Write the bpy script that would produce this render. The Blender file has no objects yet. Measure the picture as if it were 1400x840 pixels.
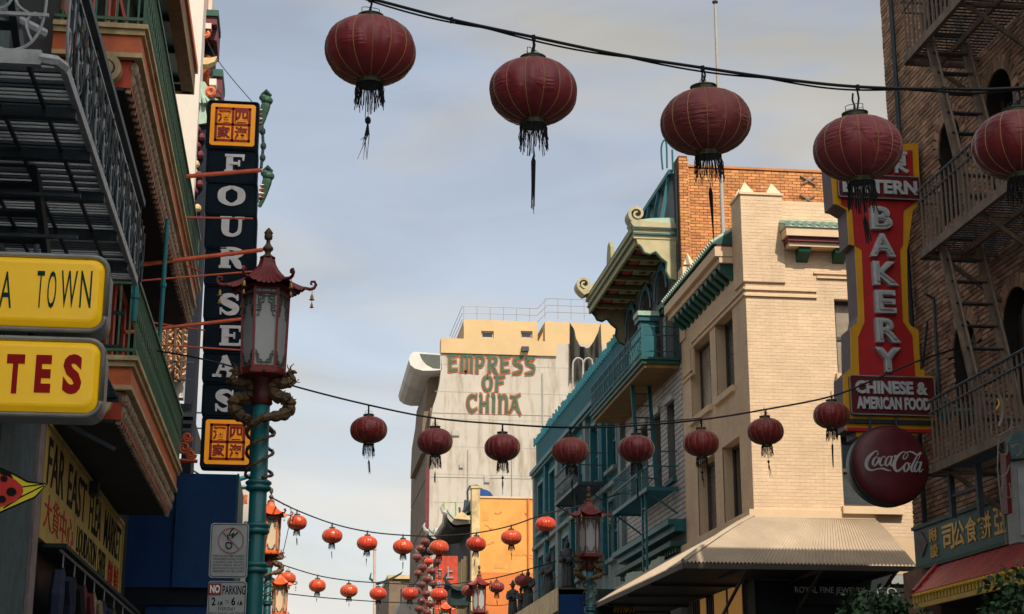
import bpy, math, random
from mathutils import Vector as V3, Matrix
random.seed(7)
R = math.radians
sc = bpy.context.scene
COL = sc.collection
# ------------------------------------------------------------------ camera
FPX = 2250.0; YAW = R(7.33); PIT = R(15.17)
CAM = V3((0, 0, 1.6))
cF = V3((math.sin(YAW)*math.cos(PIT), math.cos(YAW)*math.cos(PIT), math.sin(PIT)))
cR = V3((math.cos(YAW), -math.sin(YAW), 0)); cU = cR.cross(cF)
cd = bpy.data.cameras.new('camera'); cam = bpy.data.objects.new('camera', cd); COL.objects.link(cam)
cam.location = CAM; cam.rotation_euler = (math.pi/2 + PIT, 0, -YAW)
cd.sensor_width = 36; cd.lens = 36*FPX/1400; cd.clip_start = .1; cd.clip_end = 4000
sc.camera = cam
sc.render.resolution_x = 1024; sc.render.resolution_y = 614
# ------------------------------------------------------------------ sky, sun, exposure
SUN_AZ = 15.0; SUN_EL = 50.0      # sun stands behind the camera, a little to the right
w = bpy.data.worlds.new('World'); sc.world = w; w.use_nodes = True
nt = w.node_tree; N = nt.nodes; L = nt.links; N.clear()
wo = N.new('ShaderNodeOutputWorld'); bg = N.new('ShaderNodeBackground'); bg.inputs['Strength'].default_value = .10
sky = N.new('ShaderNodeTexSky'); sky.sky_type = 'NISHITA'; sky.sun_disc = False
sky.sun_elevation = R(SUN_EL); sky.sun_rotation = R(180-SUN_AZ); sky.air_density = 1.0; sky.dust_density = 1.2
tc = N.new('ShaderNodeTexCoord'); mp = N.new('ShaderNodeMapping'); mp.inputs['Scale'].default_value = (1.2, 1.2, 3.6); mp.inputs['Rotation'].default_value = (0.15, .25, .4)
n1 = N.new('ShaderNodeTexNoise'); n1.inputs['Scale'].default_value = 2.4; n1.inputs['Detail'].default_value = 9; n1.inputs['Roughness'].default_value = .55; n1.inputs['Distortion'].default_value = .5
rmp = N.new('ShaderNodeValToRGB'); rmp.color_ramp.elements[0].position = .42; rmp.color_ramp.elements[1].position = .58
rmp.color_ramp.elements[0].color = (.55, .55, .55, 1); rmp.color_ramp.elements[1].color = (1,1,1, 1)
mx = N.new('ShaderNodeMix'); mx.data_type = 'RGBA'
bw = N.new('ShaderNodeRGBToBW'); mt_ = N.new('ShaderNodeMath'); mt_.operation = 'MULTIPLY'; mt_.inputs[1].default_value = 1.16
vm = N.new('ShaderNodeMix'); vm.data_type = 'RGBA'; vm.blend_type = 'MULTIPLY'; vm.inputs[0].default_value = 1; vm.inputs[7].default_value = (1.0, .972, .905, 1)
L.new(sky.outputs[0], bw.inputs[0]); L.new(bw.outputs[0], mt_.inputs[0]); L.new(mt_.outputs[0], vm.inputs[6]); L.new(vm.outputs[2], mx.inputs[7])
L.new(tc.outputs['Generated'], mp.inputs['Vector']); L.new(mp.outputs[0], n1.inputs['Vector']); L.new(n1.outputs['Fac'], rmp.inputs[0])
L.new(rmp.outputs[0], mx.inputs[0]); L.new(sky.outputs[0], mx.inputs[6]); sx = N.new('ShaderNodeSeparateXYZ'); L.new(tc.outputs['Generated'], sx.inputs[0])
hz = N.new('ShaderNodeMapRange'); hz.interpolation_type = 'SMOOTHSTEP'
for i_, v_ in enumerate((.0, .5, .60, 1.0)): hz.inputs[i_+1].default_value = v_
n2 = N.new('ShaderNodeTexNoise'); n2.inputs['Scale'].default_value = 4.5; n2.inputs['Detail'].default_value = 8; n2.inputs['Distortion'].default_value = .8; L.new(mp.outputs[0], n2.inputs['Vector'])
c2 = N.new('ShaderNodeMapRange'); L.new(n2.outputs['Fac'], c2.inputs[0])
for i_, v_ in enumerate((.36, .64, .92, 1.07)): c2.inputs[i_+1].default_value = v_
h2 = N.new('ShaderNodeMath'); h2.operation = 'MULTIPLY'; L.new(sx.outputs['Z'], hz.inputs[0]); L.new(hz.outputs[0], h2.inputs[0]); L.new(c2.outputs[0], h2.inputs[1])
fin_ = N.new('ShaderNodeMix'); fin_.data_type = 'RGBA'; fin_.blend_type = 'MULTIPLY'; fin_.inputs[0].default_value = 1; L.new(mx.outputs[2], fin_.inputs[6]); L.new(h2.outputs[0], fin_.inputs[7])
L.new(fin_.outputs[2], bg.inputs[0]); L.new(bg.outputs[0], wo.inputs[0])
sl = bpy.data.lights.new('sun', 'SUN'); sl.energy = 2.25; sl.angle = R(.5); sl.color = (1, .88, .72)
so = bpy.data.objects.new('sun', sl); COL.objects.link(so)
sdir = V3((math.sin(R(SUN_AZ))*math.cos(R(SUN_EL)), -math.cos(R(SUN_AZ))*math.cos(R(SUN_EL)), math.sin(R(SUN_EL))))
so.rotation_euler = sdir.to_track_quat('Z', 'Y').to_euler(); so.location = (20, -30, 60)
sc.view_settings.view_transform = 'Standard'; sc.view_settings.look = 'None'; sc.view_settings.exposure = 1.12; sc.view_settings.gamma = 1
sc.render.engine = 'CYCLES'; sc.cycles.max_bounces = 6; sc.cycles.use_denoising = True

# ------------------------------------------------------------------ helpers
def ray(px, py): return (px-700)*cR + (420-py)*cU + FPX*cF
def on(px, py, X=None, Y=None, Z=None):
    d = ray(px, py)
    t = X/d.x if X is not None else Y/d.y if Y is not None else (Z-1.6)/d.z
    return CAM + d*t
def dep(px, py, d): return CAM + ray(px, py)*(d/FPX)

class MB:
    def __init__(s): s.v = []; s.f = []
    def add(s, vs, fs):
        b = len(s.v); s.v += [tuple(p) for p in vs]; s.f += [tuple(i+b for i in f) for f in fs]; return s
    def box(s, x0, x1, y0, y1, z0, z1):
        return s.add([(x0,y0,z0),(x1,y0,z0),(x1,y1,z0),(x0,y1,z0),(x0,y0,z1),(x1,y0,z1),(x1,y1,z1),(x0,y1,z1)],
                     [(0,3,2,1),(4,5,6,7),(0,1,5,4),(1,2,6,5),(2,3,7,6),(3,0,4,7)])
    def obox(s, c, a, b, d):
        c = V3(c); a = V3(a); b = V3(b); d = V3(d)
        vs = [c+i*a+j*b+k*d for k in (-1,1) for i, j in ((-1,-1),(1,-1),(1,1),(-1,1))]
        return s.add(vs, [(0,3,2,1),(4,5,6,7),(0,1,5,4),(1,2,6,5),(2,3,7,6),(3,0,4,7)])
    def quad(s, *p): return s.add(p, [tuple(range(len(p)))])
    def ext(s, pts, e):
        n = len(pts); e = V3(e); pts = [V3(p) for p in pts]
        return s.add(pts+[p+e for p in pts], [tuple(range(n-1,-1,-1)), tuple(range(n,2*n))] + [(i,(i+1)%n,n+(i+1)%n,n+i) for i in range(n)])
    def bar(s, a, b, r, q=None):   # square bar
        a = V3(a); b = V3(b); d = (b-a); l = d.length
        if l < 1e-6: return s
        d.normalize(); h = V3((0,0,1)) if abs(d.z) < .9 else V3((1,0,0))
        u = d.cross(h).normalized(); v = u.cross(d)
        return s.obox((a+b)/2, u*r, v*(q or r), d*(l/2))
    def tube(s, pts, r, n=8, close=False):
        pts = [V3(p) for p in pts]; m = len(pts); rs = r if isinstance(r, (list, tuple)) else [r]*m
        vs = []; up = None
        for i, p in enumerate(pts):
            t = (pts[min(i+1,m-1)]-pts[max(i-1,0)]).normalized()
            if up is None: up = V3((0,0,1)) if abs(t.z) < .9 else V3((1,0,0))
            u = t.cross(up)
            if u.length < 1e-4: u = t.cross(V3((1,.3,0)))
            u.normalize(); v = u.cross(t).normalized(); up = v
            for k in range(n):
                a = 2*math.pi*k/n; vs.append(p+(u*math.cos(a)+v*math.sin(a))*rs[i])
        fs = [(i*n+k, i*n+(k+1)%n, (i+1)*n+(k+1)%n, (i+1)*n+k) for i in range(m-1) for k in range(n)]
        fs += [tuple(range(n-1,-1,-1)), tuple((m-1)*n+k for k in range(n))]
        return s.add(vs, fs)
    def lathe(s, prof, n=16, c=(0,0,0), ph=0, sx=1, sy=1):
        vs = []
        for r, z in prof:
            for k in range(n):
                a = ph+2*math.pi*k/n; vs.append((c[0]+r*sx*math.cos(a), c[1]+r*sy*math.sin(a), c[2]+z))
        m = len(prof); fs = [(i*n+k, i*n+(k+1)%n, (i+1)*n+(k+1)%n, (i+1)*n+k) for i in range(m-1) for k in range(n)]
        fs += [tuple(range(n-1,-1,-1)), tuple((m-1)*n+k for k in range(n))]
        return s.add(vs, fs)
    def sheet(s, fn, nu, nv):
        vs = [fn(i/nu, j/nv) for j in range(nv+1) for i in range(nu+1)]
        return s.add(vs, [(j*(nu+1)+i, j*(nu+1)+i+1, (j+1)*(nu+1)+i+1, (j+1)*(nu+1)+i) for j in range(nv) for i in range(nu)])
    def blob(s, c, rx, ry, rz, n=8, m=6):
        return s.lathe([(math.sin(math.pi*max(.06,min(.94,i/m)))*rx, -math.cos(math.pi*i/m)*rz) for i in range(m+1)], n, c, 0, 1, ry/rx)
def org(o):
    p = V3((0,0,0))
    while o: p += o.location; o = o.parent
    return p
def build(name, mb, mat, parent=None, smooth=False, label=None, local=False, stuff=False):
    o0 = org(parent) if (parent and not local) else V3((0,0,0))
    me = bpy.data.meshes.new(name); me.from_pydata([tuple(V3(v)-o0) for v in mb.v], [], mb.f); me.update()
    if smooth:
        me.polygons.foreach_set('use_smooth', [True]*len(me.polygons))
    me.materials.append(mat); o = bpy.data.objects.new(name, me); COL.objects.link(o)
    if parent: o.parent = parent
    if label: o['label'] = label
    if stuff: o['kind'] = 'stuff'
    return o
def tag(o, label, cat, group=None):
    o['label'] = label; o['category'] = cat
    if group: o['group'] = group
    return o
def thing(name, label, cat, loc=(0,0,0), group=None):
    o = bpy.data.objects.new(name, None); COL.objects.link(o); o.location = loc; o.empty_display_size = .2
    return tag(o, label, cat, group)
def struct(o): o['kind'] = 'structure'; return o
def tree_copy(o, parent=None):
    c = o.copy(); COL.objects.link(c)
    if parent: c.parent = parent
    for ch in KIDS(o): tree_copy(ch, c)
    return c
def KIDS(o): return [x for x in list(COL.objects) if x.parent == o]
_unit = {}
def unit_box(mat):
    if mat.name not in _unit:
        m = MB().box(-.5,.5,-.5,.5,-.5,.5); me = bpy.data.meshes.new('piece'); me.from_pydata(m.v, [], m.f); me.materials.append(mat); _unit[mat.name] = me
    return _unit[mat.name]
def piece(name, c, size, mat, parent, rot=None):
    o = bpy.data.objects.new(name, unit_box(mat)); COL.objects.link(o); o.parent = parent
    o.location = V3(c)-org(parent); o.scale = size
    if rot: o.rotation_euler = rot
    return o
def barpiece(name, a, b, wd, mat, parent, th=None):
    a = V3(a); b = V3(b); d = b-a; o = piece(name, (a+b)/2, (wd, th or wd, d.length), mat, parent)
    o.rotation_euler = d.to_track_quat('Z', 'Y').to_euler(); return o

# ------------------------------------------------------------------ materials
def M(name, rgb, rough=.75, var=.15, scale=2.0, bump=.0, bscale=30, metal=0, stain=None, stain_amt=.5, stain_scale=(1.2,1.2,.35), island=0.0, emit=0, spec=.4, stain_lo=.5, sheen=0, trans=0):
    m = bpy.data.materials.new(name); m.use_nodes = True; t = m.node_tree; n = t.nodes; l = t.links
    b = n['Principled BSDF']; b.inputs['Roughness'].default_value = rough; b.inputs['Metallic'].default_value = metal; b.inputs['Specular IOR Level'].default_value = spec
    if sheen: b.inputs['Sheen Weight'].default_value = sheen
    tc = n.new('ShaderNodeTexCoord')
    def noise(sc_, det=5, vec=None, rg=.6):
        x = n.new('ShaderNodeTexNoise'); x.inputs['Scale'].default_value = sc_; x.inputs['Detail'].default_value = det; x.inputs['Roughness'].default_value = rg
        l.new(vec or tc.outputs['Object'], x.inputs['Vector']); return x
    def mix(a, bb, fac, mode='MIX'):
        x = n.new('ShaderNodeMix'); x.data_type = 'RGBA'; x.blend_type = mode
        for k, v in ((0, fac), (6, a), (7, bb)):
            if isinstance(v, (tuple, float, int)): x.inputs[k].default_value = v if isinstance(v, (float, int)) else (*v, 1)
            else: l.new(v, x.inputs[k])
        return x.outputs[2]
    def mr(src, a, b_, c, d):
        x = n.new('ShaderNodeMapRange'); l.new(src, x.inputs[0])
        for k, v in enumerate((a, b_, c, d)): x.inputs[k+1].default_value = v
        return x.outputs[0]
    dk = tuple(c*(1-var) for c in rgb); lt = tuple(min(1, c*(1+var)) for c in rgb)
    nz = noise(scale, 6)
    col = mix(dk, lt, mr(nz.outputs['Fac'], .3, .7, 0, 1))
    fine = noise(scale*14, 3)
    col = mix(col, (0.5,0.5,0.5), var*.0) if False else mix(col, tuple(c*.8 for c in rgb), mr(fine.outputs['Fac'], .55, .8, 0, var*2.2 if var*2.2 < 1 else 1))
    if stain:
        mpn = n.new('ShaderNodeMapping'); mpn.inputs['Scale'].default_value = stain_scale; l.new(tc.outputs['Object'], mpn.inputs[0])
        st = noise(1.6, 8, mpn.outputs[0], .68)
        col = mix(col, stain, mr(st.outputs['Fac'], stain_lo, stain_lo+.18, 0, stain_amt))
    if island:
        g = n.new('ShaderNodeNewGeometry'); oi = n.new('ShaderNodeObjectInfo')
        ad = n.new('ShaderNodeMath'); ad.operation = 'ADD'; l.new(g.outputs['Random Per Island'], ad.inputs[0]); l.new(oi.outputs['Random'], ad.inputs[1])
        fr = n.new('ShaderNodeMath'); fr.operation = 'FRACT'; l.new(ad.outputs[0], fr.inputs[0])
        hs = n.new('ShaderNodeHueSaturation'); l.new(col, hs.inputs['Color']); l.new(mr(fr.outputs[0], 0, 1, 1-island, 1+island), hs.inputs['Value'])
        f2 = n.new('ShaderNodeMath'); f2.operation = 'MULTIPLY'; l.new(fr.outputs[0], f2.inputs[0]); f2.inputs[1].default_value = 7.31
        f3 = n.new('ShaderNodeMath'); f3.operation = 'FRACT'; l.new(f2.outputs[0], f3.inputs[0])
        l.new(mr(f3.outputs[0], 0, 1, .5-island*.035, .5+island*.035), hs.inputs['Hue']); col = hs.outputs[0]
    l.new(col, b.inputs['Base Color'])
    l.new(mr(fine.outputs['Fac'], .3, .7, max(0, rough-.08), min(1, rough+.1)), b.inputs['Roughness'])
    if bump:
        bn = noise(bscale, 5); bp = n.new('ShaderNodeBump'); bp.inputs['Strength'].default_value = bump; bp.inputs['Distance'].default_value = .02
        l.new(bn.outputs['Fac'], bp.inputs['Height']); l.new(bp.outputs[0], b.inputs['Normal'])
    if emit:
        l.new(col, b.inputs['Emission Color']); b.inputs['Emission Strength'].default_value = emit
    if trans: b.inputs['Transmission Weight'].default_value = trans
    return m
def silk(name, rgb, edge, rough=.36, wr=.36, tr=0.0):
    m = M(name, rgb, rough, .22, 5, 0, spec=.5, island=.16, stain=edge, stain_amt=.6, stain_scale=(2,2,1), stain_lo=.5, sheen=.16)
    t = m.node_tree; n = t.nodes; l = t.links; b = n['Principled BSDF']
    tc = n.new('ShaderNodeTexCoord'); mpn = n.new('ShaderNodeMapping'); mpn.inputs['Scale'].default_value = (3, 3, 26); l.new(tc.outputs['Object'], mpn.inputs[0])
    a = n.new('ShaderNodeTexNoise'); a.inputs['Scale'].default_value = 1.3; a.inputs['Detail'].default_value = 3; l.new(mpn.outputs[0], a.inputs['Vector'])
    c = n.new('ShaderNodeTexNoise'); c.inputs['Scale'].default_value = 2.5; l.new(tc.outputs['Object'], c.inputs['Vector'])
    r2 = n.new('ShaderNodeMapRange'); r2.inputs[1].default_value = .47; r2.inputs[2].default_value = .62; l.new(c.outputs['Fac'], r2.inputs[0])
    mu = n.new('ShaderNodeMath'); mu.operation = 'MULTIPLY'; l.new(a.outputs['Fac'], mu.inputs[0]); l.new(r2.outputs[0], mu.inputs[1])
    bp = n.new('ShaderNodeBump'); bp.inputs['Strength'].default_value = wr; bp.inputs['Distance'].default_value = .05; l.new(mu.outputs[0], bp.inputs['Height']); l.new(bp.outputs[0], b.inputs['Normal'])
    return m
m_iron = M('black_iron', (.028,.046,.058), .5, .3, 6, .3, stain=(.09,.085,.08), stain_amt=.5)
m_iron_lt = M('worn_grey_iron', (.46,.48,.49), .5, .2, 8, .3, stain=(.10,.12,.13), stain_amt=.45)
m_rust = M('brown_iron', (.21,.15,.105), .65, .3, 8, .3, stain=(.03,.025,.025), stain_amt=.7)
m_yellow = M('yellow_plastic_added_glow', (.95,.54,.010), .35, .07, 1.5, 0, emit=.11, stain=(.66,.42,.02), stain_amt=.4, stain_scale=(.8,.8,.8), spec=.5)  # faint emission added to lift the yellow sign faces in the shade
m_signrim = M('aluminium_rim', (.30,.31,.30), .4, .15, 5, .1, metal=.2, stain=(.12,.12,.1), stain_amt=.6)
m_greenink = M('dark_green_ink', (.003,.055,.035), .6, .1, spec=.15)
m_redink = M('red_ink', (.42,.010,.010), .6, .12, spec=.15)
m_navy = M('navy_enamel', (.003,.012,.024), .55, .25, 3, 0, stain=(.01,.03,.038), stain_amt=.5, spec=.12)
m_white = M('white_enamel', (.84,.84,.84), .45, .08, 4, 0, stain=(.55,.53,.5), stain_amt=.4, stain_lo=.58)
m_gold = M('gold_plastic_added_glow', (.95,.34,.008), .45, .08, 4, 0, emit=.13)  # small glow added so the gold panels read brighter in shade
m_signred = M('brick_red_enamel', (.38,.022,.010), .45, .15, 4)
m_rod = M('orange_rod', (.62,.10,.03), .5, .2, 6)
m_red = M('red_paint', (.46,.05,.02), .55, .25, 5, .2, stain=(.12,.03,.02), stain_amt=.6)
m_redlt = M('orange_red_paint', (.66,.15,.05), .55, .2, 5, .2, stain=(.25,.07,.04), stain_amt=.5)
m_cream = M('cream_moulding', (.60,.45,.23), .6, .2, 5, .2, stain=(.16,.12,.07), stain_amt=.6)
m_carve = M('carved_brown', (.38,.28,.19), .8, .5, 9, .8, 60)
m_railgreen = M('green_rail', (.07,.16,.085), .5, .3, 8, .2, stain=(.12,.14,.09), stain_amt=.4)
m_teal = M('teal_paint', (.014,.20,.23), .5, .2, 4, .1, stain=(.01,.08,.1), stain_amt=.5)
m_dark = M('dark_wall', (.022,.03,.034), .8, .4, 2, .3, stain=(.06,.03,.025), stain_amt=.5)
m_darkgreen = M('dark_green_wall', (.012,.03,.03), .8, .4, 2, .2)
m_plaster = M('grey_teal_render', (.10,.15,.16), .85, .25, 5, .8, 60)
m_pinkstone = M('pinkish_pilaster', (.30,.24,.23), .8, .25, 4, .4, stain=(.1,.1,.11), stain_amt=.7)
m_flea = M('faded_yellow_board', (.50,.36,.09), .6, .12, 3, .1, stain=(.24,.19,.08), stain_amt=.6)
m_blackink = M('black_ink', (.008,.010,.009), .7, .1, spec=.1)
m_blue = M('blue_canvas', (.003,.045,.17), .8, .12, 3, .3, 120)
m_blue2 = M('blue_canvas_newer', (.003,.045,.16), .75, .15, 3, .3, 120, stain=(.004,.04,.13), stain_amt=.5)
m_bluedk = M('black_valance', (.004,.008,.02), .8, .2)
m_alu = M('street_sign_metal', (.34,.36,.36), .5, .12, 8, 0, metal=.1, stain=(.22,.23,.23), stain_amt=.6)
m_postteal = M('lamp_post_teal', (.007,.14,.15), .4, .15, 6, .05, stain=(.01,.1,.11), stain_amt=.4, spec=.6)
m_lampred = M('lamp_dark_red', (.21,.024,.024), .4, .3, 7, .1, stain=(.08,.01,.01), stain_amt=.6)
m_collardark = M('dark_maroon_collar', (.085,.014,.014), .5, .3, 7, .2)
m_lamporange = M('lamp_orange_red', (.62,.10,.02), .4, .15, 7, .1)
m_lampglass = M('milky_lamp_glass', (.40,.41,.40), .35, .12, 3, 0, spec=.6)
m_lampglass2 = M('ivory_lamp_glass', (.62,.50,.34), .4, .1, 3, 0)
m_bronze = M('bronze', (.14,.085,.04), .5, .4, 14, .7, 60, metal=.3, stain=(.05,.04,.03), stain_amt=.7, stain_scale=(5,5,5))
m_brass = M('brass', (.42,.26,.08), .4, .2, 10, 0, metal=.6)
m_fret = M('fretwork_grey', (.075,.09,.075), .6, .2)
m_silk = silk('maroon_silk', (.25,.022,.024), (.13,.012,.018))
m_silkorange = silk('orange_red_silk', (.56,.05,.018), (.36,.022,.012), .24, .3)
m_silk2 = silk('faded_maroon_silk', (.27,.035,.035), (.19,.028,.03), .48, .5)
m_rib = M('gold_rib', (.42,.22,.08), .5, .2)
m_collar = M('green_gold_collar', (.05,.062,.028), .4, .5, 12, 0, stain=(.25,.15,.03), stain_amt=.5, stain_scale=(4,4,2))
m_fringe = M('dark_fringe', (.015,.014,.015), .9, .3)
m_cable = M('black_cable', (.012,.014,.016), .6, .2)
m_brick = M('brown_brick', (.42,.25,.16), .85, .25, 3, .5, 50, island=.38, stain=(.10,.06,.045), stain_amt=.6, stain_scale=(.8,.8,.8))
m_mortar = M('dark_mortar', (.03,.024,.02), .9, .2, 5, .3)
m_obrick = M('orange_brick', (.50,.22,.08), .85, .2, 3, .5, 50, island=.25, stain=(.58,.42,.27), stain_amt=.55, stain_scale=(1.2,1.2,1.2), stain_lo=.57)
m_omortar = M('orange_mortar', (.13,.06,.03), .9, .2, 5, .3)
m_creambrick = M('painted_cream_brick', (.66,.49,.325), .75, .09, 1.2, .3, 40, island=.05, stain=(.40,.28,.18), stain_amt=.45, stain_scale=(1.5,1.5,.3), stain_lo=.53)
m_creamwall = M('cream_painted_mortar', (.60,.445,.285), .8, .08, 1.2, .2, 30)
m_creamtrim = M('cream_trim', (.65,.48,.31), .7, .08, 2, .1)
m_darkbrick = M('dark_teal_brick', (.035,.05,.058), .6, .2, 3, .2, 30, island=.2)
m_palebrick = M('pale_glazed_brick', (.42,.40,.38), .6, .12, 3, .2, 30, island=.12)
m_palemortar = M('grey_mortar', (.16,.16,.16), .9, .1)
m_glass = M('dark_window_glass', (.012,.018,.022), .12, .3, 1.5, spec=.8)
m_glassgrey = M('sky_reflection_glass', (.05,.06,.065), .25, .4, 2.5, spec=.7)  # paler grey stands in for panes reflecting the sky
m_glassbr = M('curtained_glass', (.30,.25,.19), .3, .3, 3, spec=.6)
m_winframe = M('brown_window_frame', (.07,.055,.045), .6, .2)
m_copper = M('pale_green_tile', (.34,.46,.37), .6, .15, 5, .1, stain=(.2,.35,.28), stain_amt=.5)
m_verd = M('dark_green_paint', (.008,.075,.055), .55, .2, 5, .1)
m_eavegreen = M('weathered_eave_green', (.02,.07,.045), .6, .3, 5, .2)
m_maroon = M('maroon_trim', (.13,.02,.03), .6, .2)
m_tealwall = M('teal_stucco', (.006,.115,.15), .8, .18, 1.4, .5, 25, stain=(.03,.09,.11), stain_amt=.45)
m_tealwall2 = M('weathered_grey_teal_wall', (.22,.26,.25), .85, .2, 1.4, .5, 25, stain=(.03,.16,.19), stain_amt=.8, stain_lo=.46)
m_tealtrim = M('teal_trim', (.006,.10,.125), .5, .2, 4, .1)
m_eave = M('eave_yellow_green', (.30,.29,.14), .6, .12, 3, .1, stain=(.16,.22,.13), stain_amt=.4)
m_eavecream = M('eave_cream', (.44,.38,.22), .6, .15, 3, .1, stain=(.12,.20,.15), stain_amt=.6)
m_soffit = M('soffit_ochre', (.22,.125,.04), .7, .25, 4, stain=(.1,.06,.03), stain_amt=.5)
m_canopy = M('corrugated_cream_metal', (.42,.345,.26), .65, .14, 1.0, .1, 40, stain=(.38,.28,.18), stain_amt=.5, stain_scale=(2,.5,2))
m_conc = M('weathered_white_concrete', (.47,.43,.37), .85, .07, .5, .3, 12, stain=(.27,.21,.14), stain_amt=.85, stain_scale=(.9,.9,.16), stain_lo=.49)
m_concsh = M('grey_concrete', (.40,.38,.34), .8, .12, .5, .3, 12, stain=(.24,.21,.17), stain_amt=.6, stain_scale=(.4,.4,.3))
m_eavepale = M('pale_curved_concrete', (.62,.60,.56), .8, .12, .5, .3, 12, stain=(.40,.37,.32), stain_amt=.6, stain_scale=(.5,.5,.5))
m_brownpanel = M('brown_stone_panel', (.19,.14,.095), .8, .2, 1, .2, 12)
m_penthouse = M('penthouse_yellow', (.56,.40,.21), .8, .06, .6, .1)
m_orangewall = M('orange_stucco', (.74,.34,.085), .85, .08, .7, .4, 16, stain=(.56,.22,.06), stain_amt=.6, stain_scale=(.7,.7,.7))
m_orangewall2 = M('orange_patch', (.66,.29,.07), .85, .1, 1.5, .4, 16)
m_orangedk = M('orange_red_stucco', (.62,.19,.05), .85, .1, .9, .3, 16)
m_empgreen = M('letter_green', (.045,.115,.07), .7, .2, 2, stain=(.03,.06,.04), stain_amt=.6)
m_emporange = M('letter_outline_orange', (.42,.11,.04), .7, .2, 3)
m_metalrail = M('galvanised_rail', (.36,.35,.33), .5, .1, metal=.2)
m_net = M('dark_netting', (.05,.048,.04), .95, .35, 3, .5, 40)
m_bakred = M('bakery_red', (.45,.010,.013), .5, .15, 3, spec=.5, stain=(.30,.01,.012), stain_amt=.4)
m_bakyel = M('bakery_yellow', (.72,.36,.012), .45, .1, 3, stain=(.45,.24,.03), stain_amt=.5)
m_bakside = M('bakery_sign_side', (.16,.11,.115), .6, .2, 3)
m_plate = M('dark_red_plate', (.12,.012,.016), .4, .2)
m_letter = M('white_channel_letter', (.50,.52,.53), .5, .12, 12, stain=(.22,.24,.25), stain_amt=.7, stain_scale=(6,6,6), stain_lo=.53)
m_neon = M('neon_tube_off', (.40,.42,.42), .25, .2, 10, spec=.6)
m_neongrey = M('weathered_neon_tube', (.20,.17,.12), .5, .2, 10)
m_coke = M('cola_disc_maroon', (.115,.012,.018), .42, .25, 4, stain=(.17,.03,.03), stain_amt=.5, stain_scale=(2,2,2), spec=.5)
m_cokerim = M('disc_rim_black', (.02,.035,.04), .4, .2)
m_cokewhite = M('disc_lettering', (.50,.50,.52), .5, .1)
m_gsign = M('dark_green_signboard', (.016,.12,.11), .5, .2, 3)
m_goldch = M('gold_characters', (.92,.50,.035), .4, .1)
m_redtile = M('red_glazed_tile', (.44,.03,.028), .35, .2, 5, island=.15, spec=.6)
m_yeltile = M('yellow_drip_tile', (.68,.42,.04), .5, .15)
m_leaf = M('tree_leaves', (.035,.085,.028), .55, .4, 1, island=.5, spec=.4)
m_bark = M('bark', (.05,.04,.03), .9, .3, 8, .6)
m_statue = M('dark_bronze_statue', (.03,.034,.036), .55, .3, 5, .2, spec=.6)
m_shop = M('shop_dark', (.010,.014,.018), .6, .3, 2)
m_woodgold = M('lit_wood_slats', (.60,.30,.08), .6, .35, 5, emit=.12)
m_asphalt = M('asphalt', (.05,.05,.052), .9, .15, 2, .3)
m_pave = M('pavement', (.22,.21,.2), .9, .12, 2, .3)
m_paint = M('road_paint', (.6,.58,.5), .8, .1)
m_whitewall = M('white_painted_wall', (.66,.61,.55), .8, .05, .8, .1, 20, stain=(.5,.42,.35), stain_amt=.4)
m_peach = M('peach_carved_wall', (.62,.40,.24), .85, .3, 6, 1.0, 14, stain=(.10,.05,.03), stain_amt=.9, stain_scale=(7,7,7), stain_lo=.49)  # dark blotches painted in as shadow between the carving
m_tower = M('tower_stone', (.22,.15,.12), .7, .1, .2)
m_bug = M('ladybug_red', (.50,.02,.012), .6, .1)
m_kite = M('kite_yellow', (.68,.58,.02), .6, .1)
m_cloth = [M('cloth_'+n_, c, .9, .3, 8) for n_, c in (('navy',(.02,.03,.06)),('cream',(.25,.19,.12)),('black',(.012,.012,.014)),('wine',(.12,.02,.03)),('olive',(.07,.07,.04)))]

# ------------------------------------------------------------------ lettering
class Fr:
    def __init__(s, o, u, v, n): s.o = V3(o); s.u = V3(u); s.v = V3(v); s.n = V3(n)
    def p(s, a, b, c=0): return s.o+s.u*a+s.v*b+s.n*c
FRONT = lambda x, y, z: Fr((x,y,z), (1,0,0), (0,0,1), (0,-1,0))
_tx = {}
def text_raw(s, off):
    k = (s, off)
    if k in _tx: return _tx[k]
    c = bpy.data.curves.new('t', 'FONT'); c.body = s; c.size = 1; c.extrude = .5; c.offset = off; c.resolution_u = 3
    o = bpy.data.objects.new('t', c); COL.objects.link(o); bpy.context.view_layer.update()
    ev = o.evaluated_get(bpy.context.evaluated_depsgraph_get()); me = bpy.data.meshes.new_from_object(ev)
    vs = [v.co.copy() for v in me.vertices]; fs = [tuple(p.vertices) for p in me.polygons]
    bpy.data.objects.remove(o); bpy.data.curves.remove(c); bpy.data.meshes.remove(me)
    xs = [v.x for v in vs]; ys = [v.y for v in vs]
    _tx[k] = (vs, fs, min(xs), max(xs), min(ys), max(ys)); return _tx[k]
def text(mb, s, F, a0, a1, b0, b1, d=.02, off=0.0, shear=0.0, lift=0.0):
    vs, fs, x0, x1, y0, y1 = text_raw(s, off)
    out = []
    for v in vs:
        a = (v.x-x0)/(x1-x0); b = (v.y-y0)/(y1-y0)
        out.append(F.p(a0+(a1-a0)*a+shear*b, b0+(b1-b0)*b, lift+(v.z+.5)*d))
    mb.add(out, fs); return mb
def cr(pts, k=6):
    o = []; n = len(pts)
    for i in range(n-1):
        a, b, c, d = pts[max(i-1,0)], pts[i], pts[i+1], pts[min(i+2,n-1)]
        for j in range(k):
            t = j/k
            o.append(tuple(.5*(2*b[q]+(c[q]-a[q])*t+(2*a[q]-5*b[q]+4*c[q]-d[q])*t*t+(3*b[q]-a[q]-3*c[q]+d[q])*t**3) for q in range(len(b))))
    o.append(tuple(pts[-1])); return o
BOLD = [1.0]
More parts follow.
